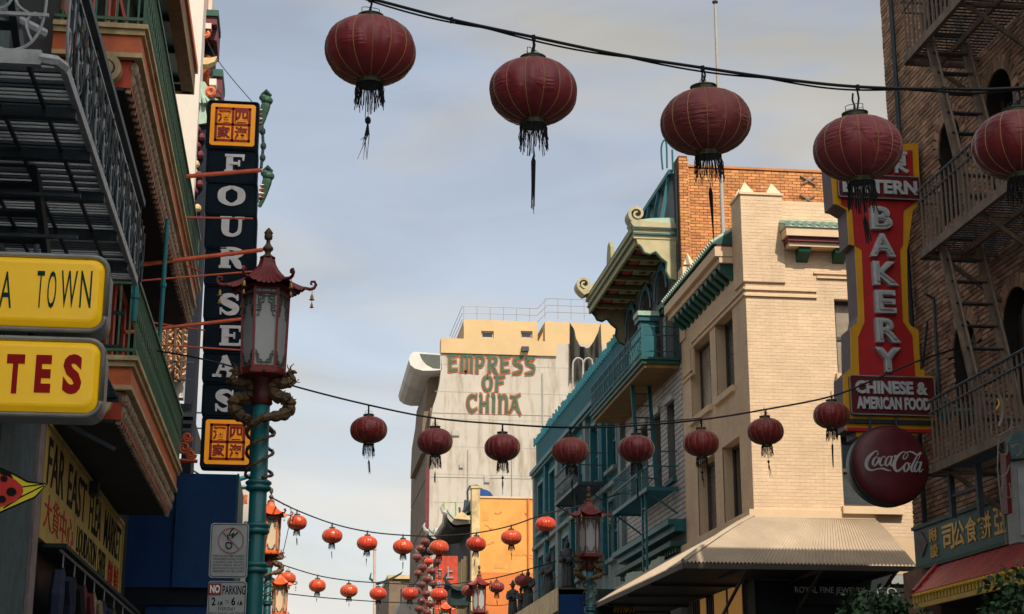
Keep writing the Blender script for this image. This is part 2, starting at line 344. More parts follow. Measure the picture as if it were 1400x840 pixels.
def stroke(mb, F, pts, S, d, lift=0, extra=0, smooth=True):
    """pts: (x,y,width) in glyph units; S maps glyph (x,y) to frame (a,b)"""
    P = cr(pts, 5) if smooth and len(pts) > 2 else pts
    l, r = [], []
    for i, p in enumerate(P):
        q0 = P[max(i-1,0)]; q1 = P[min(i+1,len(P)-1)]
        tx, ty = q1[0]-q0[0], q1[1]-q0[1]; ln = math.hypot(tx, ty) or 1; nx, ny = -ty/ln, tx/ln
        e = extra*(1 if 0 < i < len(P)-1 else 1); ex = (tx/ln*extra*(-1 if i == 0 else 1 if i == len(P)-1 else 0), ty/ln*extra*(-1 if i == 0 else 1 if i == len(P)-1 else 0))
        h = max(p[2], .0)/2*BOLD[0]+e
        l.append((p[0]+nx*h+ex[0], p[1]+ny*h+ex[1])); r.append((p[0]-nx*h+ex[0], p[1]-ny*h+ex[1]))
    vs = []
    for i in range(len(P)):
        for q in (l[i], r[i]):
            a, b = S(*q); vs += [F.p(a, b, lift), F.p(a, b, lift+d)]
    fs = []
    for i in range(len(P)-1):
        k = i*4; m = k+4   # l0,l1,r0,r1
        fs += [(k+1,m+1,m+3,k+3), (k,k+2,m+2,m), (k,m,m+1,k+1), (k+2,k+3,m+3,m+2)]
    e = (len(P)-1)*4
    fs += [(0,1,3,2), (e,e+2,e+3,e+1)]
    mb.add(vs, fs)
# slab-serif capitals for the tall street sign (unit box, thick stems)
SLAB = {
 'F': [[(.3,0,.26),(.3,1,.26)],[(.08,.06,.12),(.6,.06,.12)],[(.08,.94,.12),(.95,.94,.14)],[(.9,1,.12),(.9,.66,.06)],[(.3,.5,.14),(.72,.5,.12)],[(.72,.68,.08),(.72,.33,.08)]],
 'O': [[(.5,.92,.14),(.2,.75,.25),(.14,.5,.29),(.2,.25,.25),(.5,.08,.14),(.8,.25,.25),(.86,.5,.29),(.8,.75,.25),(.5,.92,.14)]],
 'U': [[(.05,.94,.12),(.5,.94,.12)],[(.62,.94,.12),(.98,.94,.12)],[(.26,.95,.26),(.26,.4,.26),(.32,.16,.2),(.55,.07,.14),(.76,.2,.14),(.82,.45,.12),(.82,.95,.12)]],
 'R': [[(.05,.94,.12),(.5,.94,.12)],[(.05,.06,.12),(.48,.06,.12)],[(.26,0,.26),(.26,1,.26)],[(.3,.94,.12),(.6,.92,.14),(.8,.74,.24),(.62,.52,.14),(.3,.5,.12)],[(.5,.5,.14),(.68,.3,.24),(.78,.08,.2),(1,.06,.08)]],
 'S': [[(.84,.98,.06),(.84,.68,.1)],[(.86,.74,.08),(.62,.92,.13),(.3,.86,.22),(.24,.66,.26),(.52,.5,.28),(.78,.34,.26),(.7,.12,.22),(.4,.07,.13),(.14,.28,.08)],[(.14,.34,.1),(.14,.0,.06)]],
 'E': [[(.05,.06,.12),(.95,.06,.13)],[(.28,0,.26),(.28,1,.26)],[(.05,.94,.12),(.92,.94,.13)],[(.88,1,.12),(.88,.7,.06)],[(.92,0,.12),(.92,.32,.06)],[(.28,.5,.13),(.65,.5,.1)],[(.66,.66,.07),(.66,.34,.07)]],
 'A': [[(.0,.06,.12),(.36,.06,.12)],[(.56,.06,.12),(1,.06,.12)],[(.16,.04,.1),(.46,1,.1)],[(.44,1,.2),(.78,.04,.28)],[(.26,.36,.1),(.62,.36,.12)]],
}
# brush style capitals painted on the tall white building
BRUSH = {
 'E': [[(0,1.02,.10),(.2,.96,.2),(.95,1.0,.10)],[(.2,1,.24),(.2,.02,.26)],[(.2,.56,.2),(.78,.64,.10)],[(.1,.08,.2),(.9,.12,.12)]],
 'M': [[(0,.9,.1),(.14,.98,.16)],[(.14,1,.16),(.12,0,.26)],[(.14,.9,.2),(.5,.98,.2),(.52,.1,.22),(.5,.02,.24)],[(.5,.9,.16),(.86,.98,.2),(.88,.2,.22),(.86,0,.26)]],
 'P': [[(0,.98,.1),(.3,.97,.18)],[(.24,1,.22),(.22,-.04,.26)],[(.2,.96,.14),(.66,.95,.2),(.82,.68,.24),(.6,.4,.18),(.28,.4,.1)]],
 'R': [[(0,.98,.1),(.3,.97,.18)],[(.24,1,.22),(.22,.0,.24)],[(.2,.96,.14),(.66,.95,.2),(.8,.72,.24),(.6,.5,.18),(.28,.46,.1)],[(.44,.5,.16),(.7,.1,.24),(.98,-.14,.06)]],
 'S': [[(.98,1.06,.08),(.5,.93,.2),(.18,.82,.2),(.2,.62,.2),(.6,.5,.22),(.84,.36,.22),(.7,.08,.22),(.04,-.02,.1)],[(.86,.95,.16),(.7,.78,.08)]],
 'O': [[(.5,.96,.18),(.2,.8,.24),(.12,.45,.26),(.26,.12,.22),(.5,.02,.16),(.78,.15,.22),(.88,.5,.26),(.8,.84,.2),(.5,.96,.18)]],
 'F': [[(0,1.0,.08),(.3,.92,.2),(1,1.0,.12)],[(.28,.96,.24),(.22,-.04,.26)],[(.25,.5,.2),(.86,.6,.1)]],
 'C': [[(.92,1.04,.08),(.86,.74,.16)],[(.9,.86,.1),(.5,.94,.18),(.16,.75,.24),(.12,.4,.26),(.3,.1,.22),(.6,.04,.18),(.96,.2,.08)]],
 'H': [[(.08,1.04,.12),(.2,.9,.2),(.18,-.04,.26)],[(.96,1.04,.12),(.82,.9,.2),(.8,-.04,.26)],[(.2,.46,.16),(.8,.54,.16)]],
 'I': [[(.1,1.06,.12),(.5,.9,.5),(.5,.5,.5),(.45,-.04,.56)]],
 'N': [[(.02,.98,.12),(.2,.9,.24),(.18,-.04,.26)],[(.2,.8,.2),(.6,.97,.22),(.84,.76,.24),(.82,-.04,.26)]],
 'A': [[(1.0,1.1,.10),(.5,.92,.16),(.06,.98,.06)],[(.46,.96,.16),(.24,.3,.2),(-.06,-.02,.12)],[(.5,1.0,.22),(.72,.3,.26),(1.04,-.1,.10)],[(.26,.34,.12),(.7,.36,.12)]],
}
def glyphs(mb, font, word, F, x0, x1, b0, b1, d, lift=0, extra=0, ws=None, gap=.12, track=None):
    ws = ws or [1]*len(word); tot = sum(ws)+gap*(len(word)-1); k = (x1-x0)/tot; x = x0
    for ch, wd in zip(word, ws):
        for i, st in enumerate(font[ch]):
            stroke(mb, F, st, lambda a, b, x=x, wd=wd: (x+a*wd*k, b0+b*(b1-b0)), d+i*.004, lift, extra)
        x += (wd+gap)*k

# ------------------------------------------------------------------ walls, bricks, windows
def walls(mb, F, u0, u1, v0, v1, ops, dep_=.22):
    us = sorted({u0,u1,*[o[0] for o in ops],*[o[1] for o in ops]}); vs = sorted({v0,v1,*[o[2] for o in ops],*[o[3] for o in ops]})
    us = [u for u in us if u0 <= u <= u1]; vs = [v for v in vs if v0 <= v <= v1]
    for i in range(len(us)-1):
        for j in range(len(vs)-1):
            cu = (us[i]+us[i+1])/2; cv = (vs[j]+vs[j+1])/2
            if any(o[0] < cu < o[1] and o[2] < cv < o[3] for o in ops): continue
            mb.quad(F.p(us[i],vs[j]), F.p(us[i+1],vs[j]), F.p(us[i+1],vs[j+1]), F.p(us[i],vs[j+1]))
    for o in ops:
        a, b, c, e = o[:4]; arch = len(o) > 4 and o[4]
        top = e-(b-a)/2 if arch else e
        mb.quad(F.p(a,c), F.p(a,top), F.p(a,top,-dep_), F.p(a,c,-dep_)); mb.quad(F.p(b,c), F.p(b,top), F.p(b,top,-dep_), F.p(b,c,-dep_))
        mb.quad(F.p(a,c), F.p(b,c), F.p(b,c,-dep_), F.p(a,c,-dep_))
        if arch:
            n = 10; r = (b-a)/2; m = (a+b)/2
            pt = [(m-r*math.cos(math.pi*k/n), top+r*math.sin(math.pi*k/n)) for k in range(n+1)]
            for k in range(n):
                p, q = pt[k], pt[k+1]
                mb.quad(F.p(*p), F.p(*q), F.p(q[0], e), F.p(p[0], e)); mb.quad(F.p(*p), F.p(*q), F.p(*q,-dep_), F.p(*p,-dep_))
        else: mb.quad(F.p(a,e), F.p(b,e), F.p(b,e,-dep_), F.p(a,e,-dep_))
def bricks(wall, F, u0, u1, v0, v1, ops, mat, bw=.2, bh=.062, j=.012, proud=.014, indiv=0, bad=0):
    lst = []; row = 0; v = v0
    while v+bh <= v1+1e-4:
        u = u0-(bw+j)*(.5 if row % 2 else 0)
        while u < u1:
            a, b = max(u, u0), min(u+bw, u1)
            segs = [(a, b)]
            for o in ops:
                c, d, e, g = o[:4]; arch = len(o) > 4 and o[4]
                if v+bh <= e or v >= g: continue
                if arch and v+bh/2 > g-(d-c)/2:
                    r = (d-c)/2; hh = v+bh/2-(g-r); hw = math.sqrt(max(0, (r+.2)**2-hh*hh)); c, d = (c+d)/2-hw, (c+d)/2+hw
                ns = []
                for s0, s1 in segs:
                    if d <= s0 or c >= s1: ns.append((s0, s1)); continue
                    if c > s0: ns.append((s0, c))
                    if d < s1: ns.append((d, s1))
                segs = ns
            for s0, s1 in segs:
                if s1-s0 > .03: lst.append((s0, s1, v, v+bh, proud*(1+random.uniform(-.28,.28))))
            u += bw+j
        v += bh+j; row += 1
    for o in ops:
        if len(o) > 4 and o[4]:
            pass
    key = lambda q: (F.p((q[0]+q[1])/2, (q[2]+q[3])/2)-CAM).length
    def vis(q):
        p = F.p((q[0]+q[1])/2, (q[2]+q[3])/2)-CAM; z = p.dot(cF)
        return abs(p.dot(cR)/z) < .311 and abs(p.dot(cU)/z) < .187
    if indiv:
        cand = sorted([q for q in lst if vis(q) and q[1]-q[0] > bw*.6], key=key)[:indiv]; cs = set(map(id, cand))
    else: cand = []; cs = set()
    mb = MB()
    for q in lst:
        c = F.p((q[0]+q[1])/2, (q[2]+q[3])/2, (q[4]-.02)/2); hu = F.u*((q[1]-q[0])/2); hv = F.v*((q[3]-q[2])/2); hn = F.n*((q[4]+.02)/2)
        if id(q) in cs:
            s = [2*(abs(hu[i])+abs(hv[i])+abs(hn[i])) for i in range(3)]; piece('brick', c, s, mat, wall)
        else: mb.obox(c, hu, hv, hn)
    if mb.v: build('brickwork', mb, mat, wall, stuff=True)
def arch_ring(parent, F, o, mat, n=13, h=.2):
    r = (o[1]-o[0])/2; m = (o[0]+o[1])/2; t = o[3]-r
    for k in range(n):
        a = math.pi*(k+.5)/n; d = V3(F.u)*(-math.cos(a))+V3(F.v)*math.sin(a); tt = V3(F.u)*math.sin(a)+V3(F.v)*math.cos(a)
        c = F.p(m, t)+d*(r+h/2); mb = MB().obox(c+F.n*.012, d*(h/2-.004), tt*(r*math.pi/n/2*1.05), F.n*.014)
        build('arch_brick', mb, mat, parent)
def window(parent, F, o, fm, gm, n=-.16, sash=True, cols=1, fw=.05, name='window'):
    a, b, c, e = o[:4]; arch = len(o) > 4 and o[4]; mb = MB()
    def bx(u0_, u1_, v0_, v1_, n0, n1): mb.obox(F.p((u0_+u1_)/2, (v0_+v1_)/2, (n0+n1)/2), F.u*((u1_-u0_)/2), F.v*((v1_-v0_)/2), F.n*(abs(n1-n0)/2))
    bx(a, a+fw, c, e, n-.03, n+.03); bx(b-fw, b, c, e, n-.03, n+.03); bx(a+fw, b-fw, c, c+fw, n-.03, n+.03); bx(a+fw, b-fw, e-fw, e, n-.03, n+.03)
    mid = (c+e)/2
    if sash: bx(a+fw, b-fw, mid-fw/2, mid+fw/2, n-.02, n+.025)
    for k in range(1, cols):
        u = a+(b-a)*k/cols; bx(u-fw*.4, u+fw*.4, c+fw, mid-fw/2 if sash else e-fw, n-.025, n+.02)
        if sash: bx(u-fw*.4, u+fw*.4, mid+fw/2, e-fw, n-.025, n+.02)
    w_ = build(name, mb, fm, parent)
    for (v0_, v1_) in (((c, mid), (mid, e)) if sash else ((c, e),)):
        for k in range(cols):
            gq = gm if gm is not m_glass or random.random() < .48 else (m_glassbr if random.random() < .4 else m_glassgrey)
            u0_ = a+(b-a)*k/cols; u1_ = a+(b-a)*(k+1)/cols; m2 = MB(); tl = random.uniform(-.01,.01)
            m2.quad(F.p(u0_, v0_, n-.01+tl), F.p(u1_, v0_, n-.01-tl), F.p(u1_, v1_, n-.01-tl), F.p(u0_, v1_, n-.01+tl)); build('pane', m2, gq, w_)
    return w_
LF = Fr((-3.2,0,0), (0,1,0), (0,0,1), (1,0,0))
RF = Fr((9.4,0,0), (0,1,0), (0,0,1), (-1,0,0))
def yz(px, py, X): p = on(px, py, X=X); return p.y, p.z

# ================================================================== GROUND
def ground_z(y): return 0 if y < 30 else (y-30)*.012
mb = MB().sheet(lambda a, b: (-900+1800*a, -300+2300*b, ground_z(-300+2300*b)-.03), 6, 230)
struct(build('ground', mb, m_asphalt))
mb = MB().sheet(lambda a, b: (-.1+5.6*a, -80+380*b, ground_z(-80+380*b)), 2, 190); struct(build('road', mb, m_asphalt))
for nm, x0, x1 in (('pavement', -3.2, -.1), ('pavement', 5.5, 9.4)):
    mb = MB()
    for k in range(38):
        y0 = -80+k*10; z0 = ground_z(y0); z1 = ground_z(y0+10)
        mb.add([(x0,y0,z0+.13),(x1,y0,z0+.13),(x1,y0+10,z1+.13),(x0,y0+10,z1+.13),(x0,y0,z0-.1),(x1,y0,z0-.1),(x1,y0+10,z1-.1),(x0,y0+10,z1-.1)],
               [(0,1,2,3),(0,3,7,4),(1,5,6,2)])
    struct(build(nm, mb, m_pave))
mb = MB()
for k in range(24): mb.quad((2.64,-20+k*6,ground_z(-20+k*6)+.006), (2.76,-20+k*6,ground_z(-20+k*6)+.006), (2.76,-17+k*6,ground_z(-17+k*6)+.006), (2.64,-17+k*6,ground_z(-17+k*6)+.006))
struct(build('road_marking', mb, m_paint))

# ================================================================== BRICK BUILDING WITH FIRE ESCAPES (right)
bb = thing('brick_building', 'tall brown brick building with arched windows at the right edge behind the bakery sign', 'building', (9.4, 24.4, 0))
OPS = []
for zt in (4.55, 7.62, 10.75, 13.9):
    h = 1.5
    OPS += [(21.55,22.4,zt-h,zt,True), (19.75,20.65,zt-h-.1,zt,True), (17.6,18.5,zt-h,zt,True)]
OPS = [o for o in OPS if o[2] > 4.4]
mb = MB(); walls(mb, RF, 16.5, 24.4, 2.9, 14.7, OPS, .3)
bw_ = build('wall', mb, m_mortar, bb)
bricks(bw_, RF, 16.5, 24.4, 4.3, 14.68, OPS, m_brick, .198, .058, .014, .016, indiv=300)
for o in OPS:
    if o[0] > 19: arch_ring(bw_, RF, o, m_brick)
    window(bb, RF, o, m_winframe, m_glass, n=-.24)
mb = MB().box(9.72, 24, 16.5, 24.38, 0, 14.5).box(9.41, 24, 2, 16.49, 0, 9.8).box(9.41, 9.72, 16.5, 24.39, 0, 2.9); build('body', mb, m_mortar, bb)
mb = MB().box(9.25, 9.7, 16.4, 24.5, 14.7, 14.9).box(9.32, 9.7, 16.4, 24.45, 14.9, 15.05); build('coping', mb, m_rust, bb)
# black vertical pipe near the far corner
build('drain_pipe', MB().tube([(9.32,23.75,3.2),(9.32,23.75,14.5)], .04), m_iron, bb)

def fire_platform(z, label, near=17.0, far=21.0, xo=8.4, mat=m_rust, tall=.92):
    t = thing('fire_escape_platform', label, 'fire escape', (9.2, (near+far)/2, z), 'fire escape platforms on the brown brick building')
    build('edge_frame', MB().bar((xo,near,z),(xo,far,z),.03,.06).bar((xo,far,z),(9.38,far,z),.03,.06).bar((xo,near,z),(9.38,near,z),.03,.06).bar((8.9,near,z-.03),(8.9,far,z-.03),.025,.04), mat, t)
    y = near+.1
    while y < far-.05: piece('slat', ((xo+9.38)/2, y, z+.01), (9.38-xo-.05, .03, .012), m_iron, t); y += .095
    build('top_rail', MB().tube([(9.38,far,z+tall),(xo,far,z+tall),(xo,near,z+tall)], .022, 6), m_iron, t)
    build('middle_rail', MB().tube([(9.38,far,z+tall*.82),(xo,far,z+tall*.82),(xo,near,z+tall*.82)], .018, 6), m_iron, t)
    y = near
    while y < far+.01: barpiece('baluster', (xo,y,z), (xo,y,z+tall), .022, mat, t); y += .145
    for k in range(1, 6): barpiece('baluster', (xo+k*.16,far,z), (xo+k*.16,far,z+tall), .022, mat, t)
    for y in (near+.4, (near+far)/2, far-.3): build('bracket', MB().bar((xo+.1,y,z-.06),(9.38,y,z-.7),.025).bar((xo,y,z-.05),(9.38,y,z-.05),.025), mat, t)
    return t
fire_platform(11.2, 'uppermost visible fire escape platform of the brown brick building, near the top right corner')
fire_platform(8.25, 'middle fire escape platform of the brown brick building, behind the rightmost big lantern', far=20.9)
fire_platform(5.28, 'lowest fire escape platform of the brown brick building, right of the round drink sign')
def ladder(a, b, wdt, mat, label, rungs=9, grp=None, side=(0,0,0)):
    a = V3(a); b = V3(b); wd = V3(wdt); t = thing('fire_escape_ladder', label, 'ladder', b, grp)
    for s in (0, 1):
        build('stringer', MB().bar(a+wd*s, b+wd*s, .022, .05), mat, t)
    if side[2]:
        for s in (0, 1): build('handrail', MB().tube([a+wd*s+V3(side), b+wd*s+V3(side)*1.0], .018, 6).bar(a+wd*s+(b-a)*.1, a+wd*s+(b-a)*.1+V3(side), .012).bar(a+wd*s+(b-a)*.75, a+wd*s+(b-a)*.75+V3(side), .012), mat, t)
    for k in range(1, rungs): p = a+(b-a)*k/rungs; barpiece('rung', p, p+wd, .11, m_iron, t, .02)
    return t
ladder((8.52,20.55,11.7), (8.52,19.4,8.3), (.5,0,0), m_rust, 'steep upper fire escape ladder crossing the arched window of the brown brick building', 10, 'fire escape ladders on the brown brick building', (0,-.05,.32))
ladder((8.52,20.6,8.7), (8.52,19.45,5.35), (.5,0,0), m_rust, 'steep lower fire escape ladder ending at the lowest platform of the brown brick building', 10, 'fire escape ladders on the brown brick building', (0,-.05,.32))
ladder((8.52,19.3,14.2), (8.52,18.3,11.3), (.5,0,0), m_rust, 'topmost fire escape ladder rising out of the frame in the top right corner', 9, 'fire escape ladders on the brown brick building', (0,-.05,.32))
build('drop_ladder_rail', MB().bar((8.6,20.9,4.62),(8.6,20.9,5.2),.035).bar((8.6,20.0,4.5),(8.6,20.0,5.2),.035).bar((8.6,20.0,4.9),(8.6,20.9,4.9),.02).bar((8.6,20.0,5.05),(9.3,20.0,5.05),.02), m_iron)
tag(bpy.data.objects['drop_ladder_rail'], 'dark steel drop ladder hanging under the lowest fire escape platform', 'ladder')

# ------------------------------------------------------------------ green shop board with gold characters + red tiled awning
YB0, YB1 = 19.6, 23.98
sb = thing('shop_signboard', 'dark green signboard with gold Chinese characters above the red tiled awning', 'sign', (9.25, 21.8, 4.3))
SF = Fr((9.22,0,0), (0,-1,0), (0,0,1), (-1,0,0))
zb = lambda y: (4.36, 4.82)
build('board', MB().box(9.22, 9.34, 18.4, 23.98, 4.30, 4.85), m_gsign, sb)
build('board_moulding', MB().box(9.19,9.34,18.4,24.0,4.85,4.9).box(9.19,9.34,18.4,24.0,4.24,4.295), m_verd, sb)
def chy(px): return on(px, 735, X=9.22).y
for ch, px, wpx in (('司',1297,16),('公',1312,15),('食',1329,16),('餅',1348,18),('亞',1369,16),('東',1391,17)):
    y0 = chy(px-wpx/2); y1 = chy(px+wpx/2); mb = MB(); text(mb, ch, SF, -y0, -y1, 4.41, 4.77, .008, .016, lift=.002); build('character', mb, m_goldch, sb)
for ch, px, b0 in (('附',1277,4.6),('設',1277,4.36)):
    mb = MB(); text(mb, ch, SF, -chy(px-5), -chy(px+5), b0, b0+.19, .015, .008, lift=.002); build('small_character', mb, m_goldch, sb)
yd = chy(1260); build('diamond_panel', MB().ext([(9.2,yd,4.42),(9.2,yd-.22,4.6),(9.2,yd,4.8),(9.2,yd+.22,4.6)], (.03,0,0)), m_pinkstone, sb)
aw = thing('tiled_awning', 'red glazed tile awning with a yellow scalloped edge below the green signboard', 'awning', (9.3, 21, 4))
ya0, ya1 = 18.2, 23.2
build('awning_deck', MB().ext([(9.38,ya1,4.26),(8.72,ya1-.5,3.72),(8.72,ya1-.5,3.66),(9.38,ya1,3.66)], (0,ya0-ya1,0)), m_shop, aw)
y = ya0; k = 0
while y < ya1-.02:
    lim = min(1, max(.12, (ya1-y)/.5)); a = V3((9.34,y,4.29)) if lim >= 1 else V3((8.72+.62*0+.62*(1-0)*1,y,4.29))
    top = V3((9.34,y,4.29)); low = V3((8.69,y,3.76))
    if y > ya1-.5: f = (ya1-y)/.5; low = top+(low-top)*f
    o = build('roof_tile', MB().tube([top, top+(low-top)*.33+V3((0,0,-.02)), top+(low-top)*.7+V3((0,0,-.02)), low], .052, 6), m_redtile, aw)
    if y <= ya1-.5: build('drip_tile', MB().lathe([(.045,-.02),(.05,0),(.02,.03)], 6, (8.67,y,3.75)).box(8.655,8.67,y-.032,y+.032,3.64,3.76), m_yeltile, aw)
    y += .118; k += 1
build('hip_tile', MB().tube([(9.34,ya1,4.33),(9.05,ya1-.2,4.1),(8.68,ya1-.5,3.8)], .05, 6), m_redtile, aw)
build('awning_fascia', MB().box(8.66,8.70,ya0,ya1-.5,3.57,3.635), m_yeltile, aw)
sp = thing('shop_sign', 'yellow shop panel with red writing under the red tiled awning', 'sign', (9.3, 21, 3.2))
build('panel', MB().box(9.28,9.38,18.4,23.0,3.0,3.45), m_bakyel, sp)
mb = MB(); PF = Fr((9.275,0,0),(0,-1,0),(0,0,1),(-1,0,0)); text(mb, 'BAKERY  COFFEE', PF, -22.7, -20.2, 3.1, 3.36, .012, .012); build('panel_lettering', mb, m_redink, sp)
pl = build('brick_pier', MB().box(9.15,9.6,23.55,24.35,0,4.25), m_brick); tag(pl, 'short pale brick pier at the side street corner left of the red tiled awning', 'pier')

# ------------------------------------------------------------------ bakery blade sign
SY = 23.0
def P2(px, py, y=SY): p = on(px, py, Y=y); return (p.x, p.z)
es = thing('bakery_sign', 'tall red and yellow blade sign with white letters spelling bakery', 'sign', (8.5, SY, 5.5))
outl = [(1133,203),(1254,197),(1258,279),(1247,289),(1241,335),(1239,343),(1240,400),(1241,440),(1244,446),(1255,452),(1257,506),(1263,506),(1263,514),(1275,515),(1278,576),(1273,577),(1273,587),(1254,588),(1254,596),(1170,598),(1170,589),(1155,588),(1155,576),(1153,575),(1152,515),(1163,504),(1162,450),(1171,442),(1173,432),(1168,337),(1160,335),(1157,288),(1145,281),(1139,280)]
redl = [(1145,211),(1246,207),(1249,279),(1234,289),(1233,336),(1229,343),(1233,440),(1246,460),(1250,517),(1174,520),(1172,462),(1181,441),(1177,343),(1167,336),(1164,288),(1149,281)]
body = [P2(*p) for p in outl]
build('sign_box', MB().ext([(x,SY,z) for x, z in body], (0,.42,0)), m_bakside, es)
build('yellow_face', MB().ext([(x,SY-.03,z) for x, z in body], (0,.028,0)), m_bakyel, es)
build('red_face', MB().ext([(x,SY-.045,z) for x, z in [P2(*p) for p in redl]], (0,.013,0)), m_bakred, es)
EF = Fr((0,SY-.045,0),(1,0,0),(0,0,1),(0,-1,0))
def etxt(s, x0, x1, y0, y1, mat, d=.05, off=.0, par=es, name='letter', lift=0):
    a = P2(x0, y1); b = P2(x1, y1); c = P2((x0+x1)/2, y0); mb = MB(); text(mb, s, EF, a[0], b[0], (a[1]+b[1])/2, c[1], d, off, lift=lift); return build(name, mb, mat, par)
for s, x0, x1, y0, y1 in (('B',1188,1217,286,317),('A',1187,1221,323,354),('K',1191,1225,361,393),('E',1194,1222,400,431),('R',1195,1228,438,471),('Y',1194,1229,478,511)):
    o = etxt(s, x0, x1, y0, y1, m_letter, .09, .045)
    a = P2((x0+x1)/2, (y0+y1)/2); etxt(s, x0+4, x1-5, y0+4, y1-4, m_neon, .02, -.005, o, 'neon_tube', .095)
etxt('東', 1206, 1240, 207, 240, m_letter, .07, .03)
etxt('遠', 1152, 1190, 209, 242, m_letter, .07, .03)
def plate(x0, y0, x1, y1, name='plate', d=.07):
    a = P2(x0, y1); b = P2(x1, y0); mb = MB(); r = .035
    pts = []
    for cx_, cz_, s in ((b[0]-r,b[1]-r,0),(a[0]+r,b[1]-r,1),(a[0]+r,a[1]+r,2),(b[0]-r,a[1]+r,3)):
        for k in range(4): an = math.pi/2*(s+k/3); pts.append((cx_+r*math.cos(an), SY-.045-d, cz_+r*math.sin(an)))
    mb.ext(pts, (0,d-.002,0)); o = build(name, mb, m_plate, es)
    build('plate_rim', MB().tube([(p[0],p[1],p[2]) for p in pts+[pts[0]]], .012, 5), m_signrim, o); return o
p1 = plate(1144, 246, 1253, 272); etxt('EASTERN', 1149, 1250, 250, 269, m_letter, .03, .04, p1, 'small_letters', .072)
p2 = plate(1161, 519, 1273, 568); etxt('CHINESE &', 1166, 1264, 524, 542, m_letter, .03, .045, p2, 'small_letters', .072); etxt('AMERICAN FOOD', 1168, 1267, 546, 563, m_letter, .03, .04, p2, 'small_letters', .072)
for y0, y1, x0, x1, mt in ((577,579.5,1155,1277,m_cokerim),(589,590.5,1156,1273,m_bakred)):
    a = P2(x0, y1); b = P2(x1, y0); build('ledge_band', MB().box(a[0], b[0], SY-.09, SY-.031, a[1], b[1]), mt, es)
build('bracket', MB().tube([(8.6,SY+.2,P2(1200,230)[1]),(9.4,SY+.2,P2(1200,225)[1])], .03).tube([(8.6,SY+.2,P2(1200,560)[1]),(9.4,SY+.2,P2(1200,560)[1])], .03), m_iron, es)
# rivets/angle iron along the left side
# drink disc
ck = thing('drink_sign', 'round dark maroon Coca-Cola disc hanging below the bakery blade sign', 'sign', (P2(1218,636)[0], SY-.2, P2(1218,636)[1]))
cx_, cz_ = P2(1218, 636, SY-.36); rr = (P2(1270,636,SY-.36)[0]-cx_)*1.0
dome = [(rr*1.0,0),(rr*.985,.035),(rr*.93,.07),(rr*.82,.10),(rr*.6,.125),(rr*.3,.138),(.001,.142)]
def latheY(prof, n, c, y0): 
    m = MB(); 
    for k_, (r_, d_) in enumerate(prof): pass
    vs = [(c[0]+r_*math.cos(2*math.pi*k/n), y0-d_, c[1]+r_*math.sin(2*math.pi*k/n)) for r_, d_ in prof for k in range(n)]
    fs = [(i*n+k, i*n+(k+1)%n, (i+1)*n+(k+1)%n, (i+1)*n+k) for i in range(len(prof)-1) for k in range(n)]+[tuple(range(n)), tuple((len(prof)-1)*n+k for k in range(n))]
    return m.add(vs, fs)
build('disc_face', latheY(dome, 56, (cx_,cz_), SY-.32), m_coke, ck, smooth=True)
build('disc_rim', latheY([(rr*.97,-.25),(rr*1.02,-.22),(rr*1.03,-.01),(rr*1.0,.02),(rr*.985,.0)], 56, (cx_,cz_), SY-.32), m_cokerim, ck, smooth=True)
build('disc_hanger', MB().tube([(cx_-.2,SY-.15,cz_),(cx_-.2,SY-.15,cz_+.75)], .02).tube([(cx_+.2,SY-.15,cz_),(cx_+.2,SY-.15,cz_+.75)], .02).tube([(cx_,SY-.15,cz_-.1),(9.4,SY-.15,cz_-.1)], .025), m_iron, ck)
CF = Fr((cx_, SY-.32, cz_), (1,0,0), (0,0,1), (0,-1,0))
# script lettering traced as pen strokes on a 84 x 30 unit strip (x right, y down), pixel units of an enlarged view
def SC(pts): return [(x, y, w_) for x, y, w_ in pts]
script = [
 [(276,272,4),(270,262,8),(250,264,12),(215,290,22),(175,335,30),(158,390,32),(172,425,26),(205,438,16),(260,425,10),(310,420,14),(350,432,16),(390,438,2)],
 [(276,272,3),(272,292,12),(262,296,3)],
 [(262,310,8),(235,335,16),(222,375,20),(238,396,12),(262,370,16),(280,335,18),(262,310,8),(275,318,5),(300,322,4)],
 [(340,318,14),(325,308,8),(300,335,16),(286,372,20),(300,395,12),(325,380,6),(345,360,4)],
 [(400,318,10),(380,306,8),(350,335,16),(338,375,18),(352,394,10),(378,365,10),(400,318,8)],
 [(408,304,14),(392,345,16),(385,380,16),(396,392,10),(415,370,4)],
 [(424,306,22),(446,306,22)],
 [(548,272,4),(520,262,8),(490,275,14),(450,315,24),(422,365,32),(420,410,30),(440,440,20),(475,425,16),(503,390,6)],
 [(548,270,5),(556,285,6),(540,315,8),(515,330,9),(508,312,10),(525,285,6),(560,262,8),(600,265,14),(630,285,16),(660,285,12),(690,270,3)],
 [(545,360,8),(520,380,16),(508,420,20),(522,442,12),(545,425,16),(560,390,18),(545,360,8),(560,366,5),(580,370,4)],
 [(678,262,8),(650,285,10),(610,350,12),(582,400,18),(578,430,18),(592,442,10),(612,425,4)],
 [(672,270,8),(660,310,5),(625,360,5)],
 [(668,362,10),(645,352,8),(620,385,16),(608,425,18),(624,442,10),(648,412,10),(668,362,8)],
 [(678,350,14),(662,392,16),(652,430,16),(664,442,10),(690,415,3)],
]
mb = MB(); pxm = (P2(1270,636)[0]-P2(1160,636)[0])/110/7.0
for i, st in enumerate(script):
    stroke(mb, CF, SC(st), lambda x, y: ((x-412)*pxm, -(y-375)*pxm+0), .012+i*.0006, lift=.128)
build('script_lettering', mb, m_cokewhite, ck)

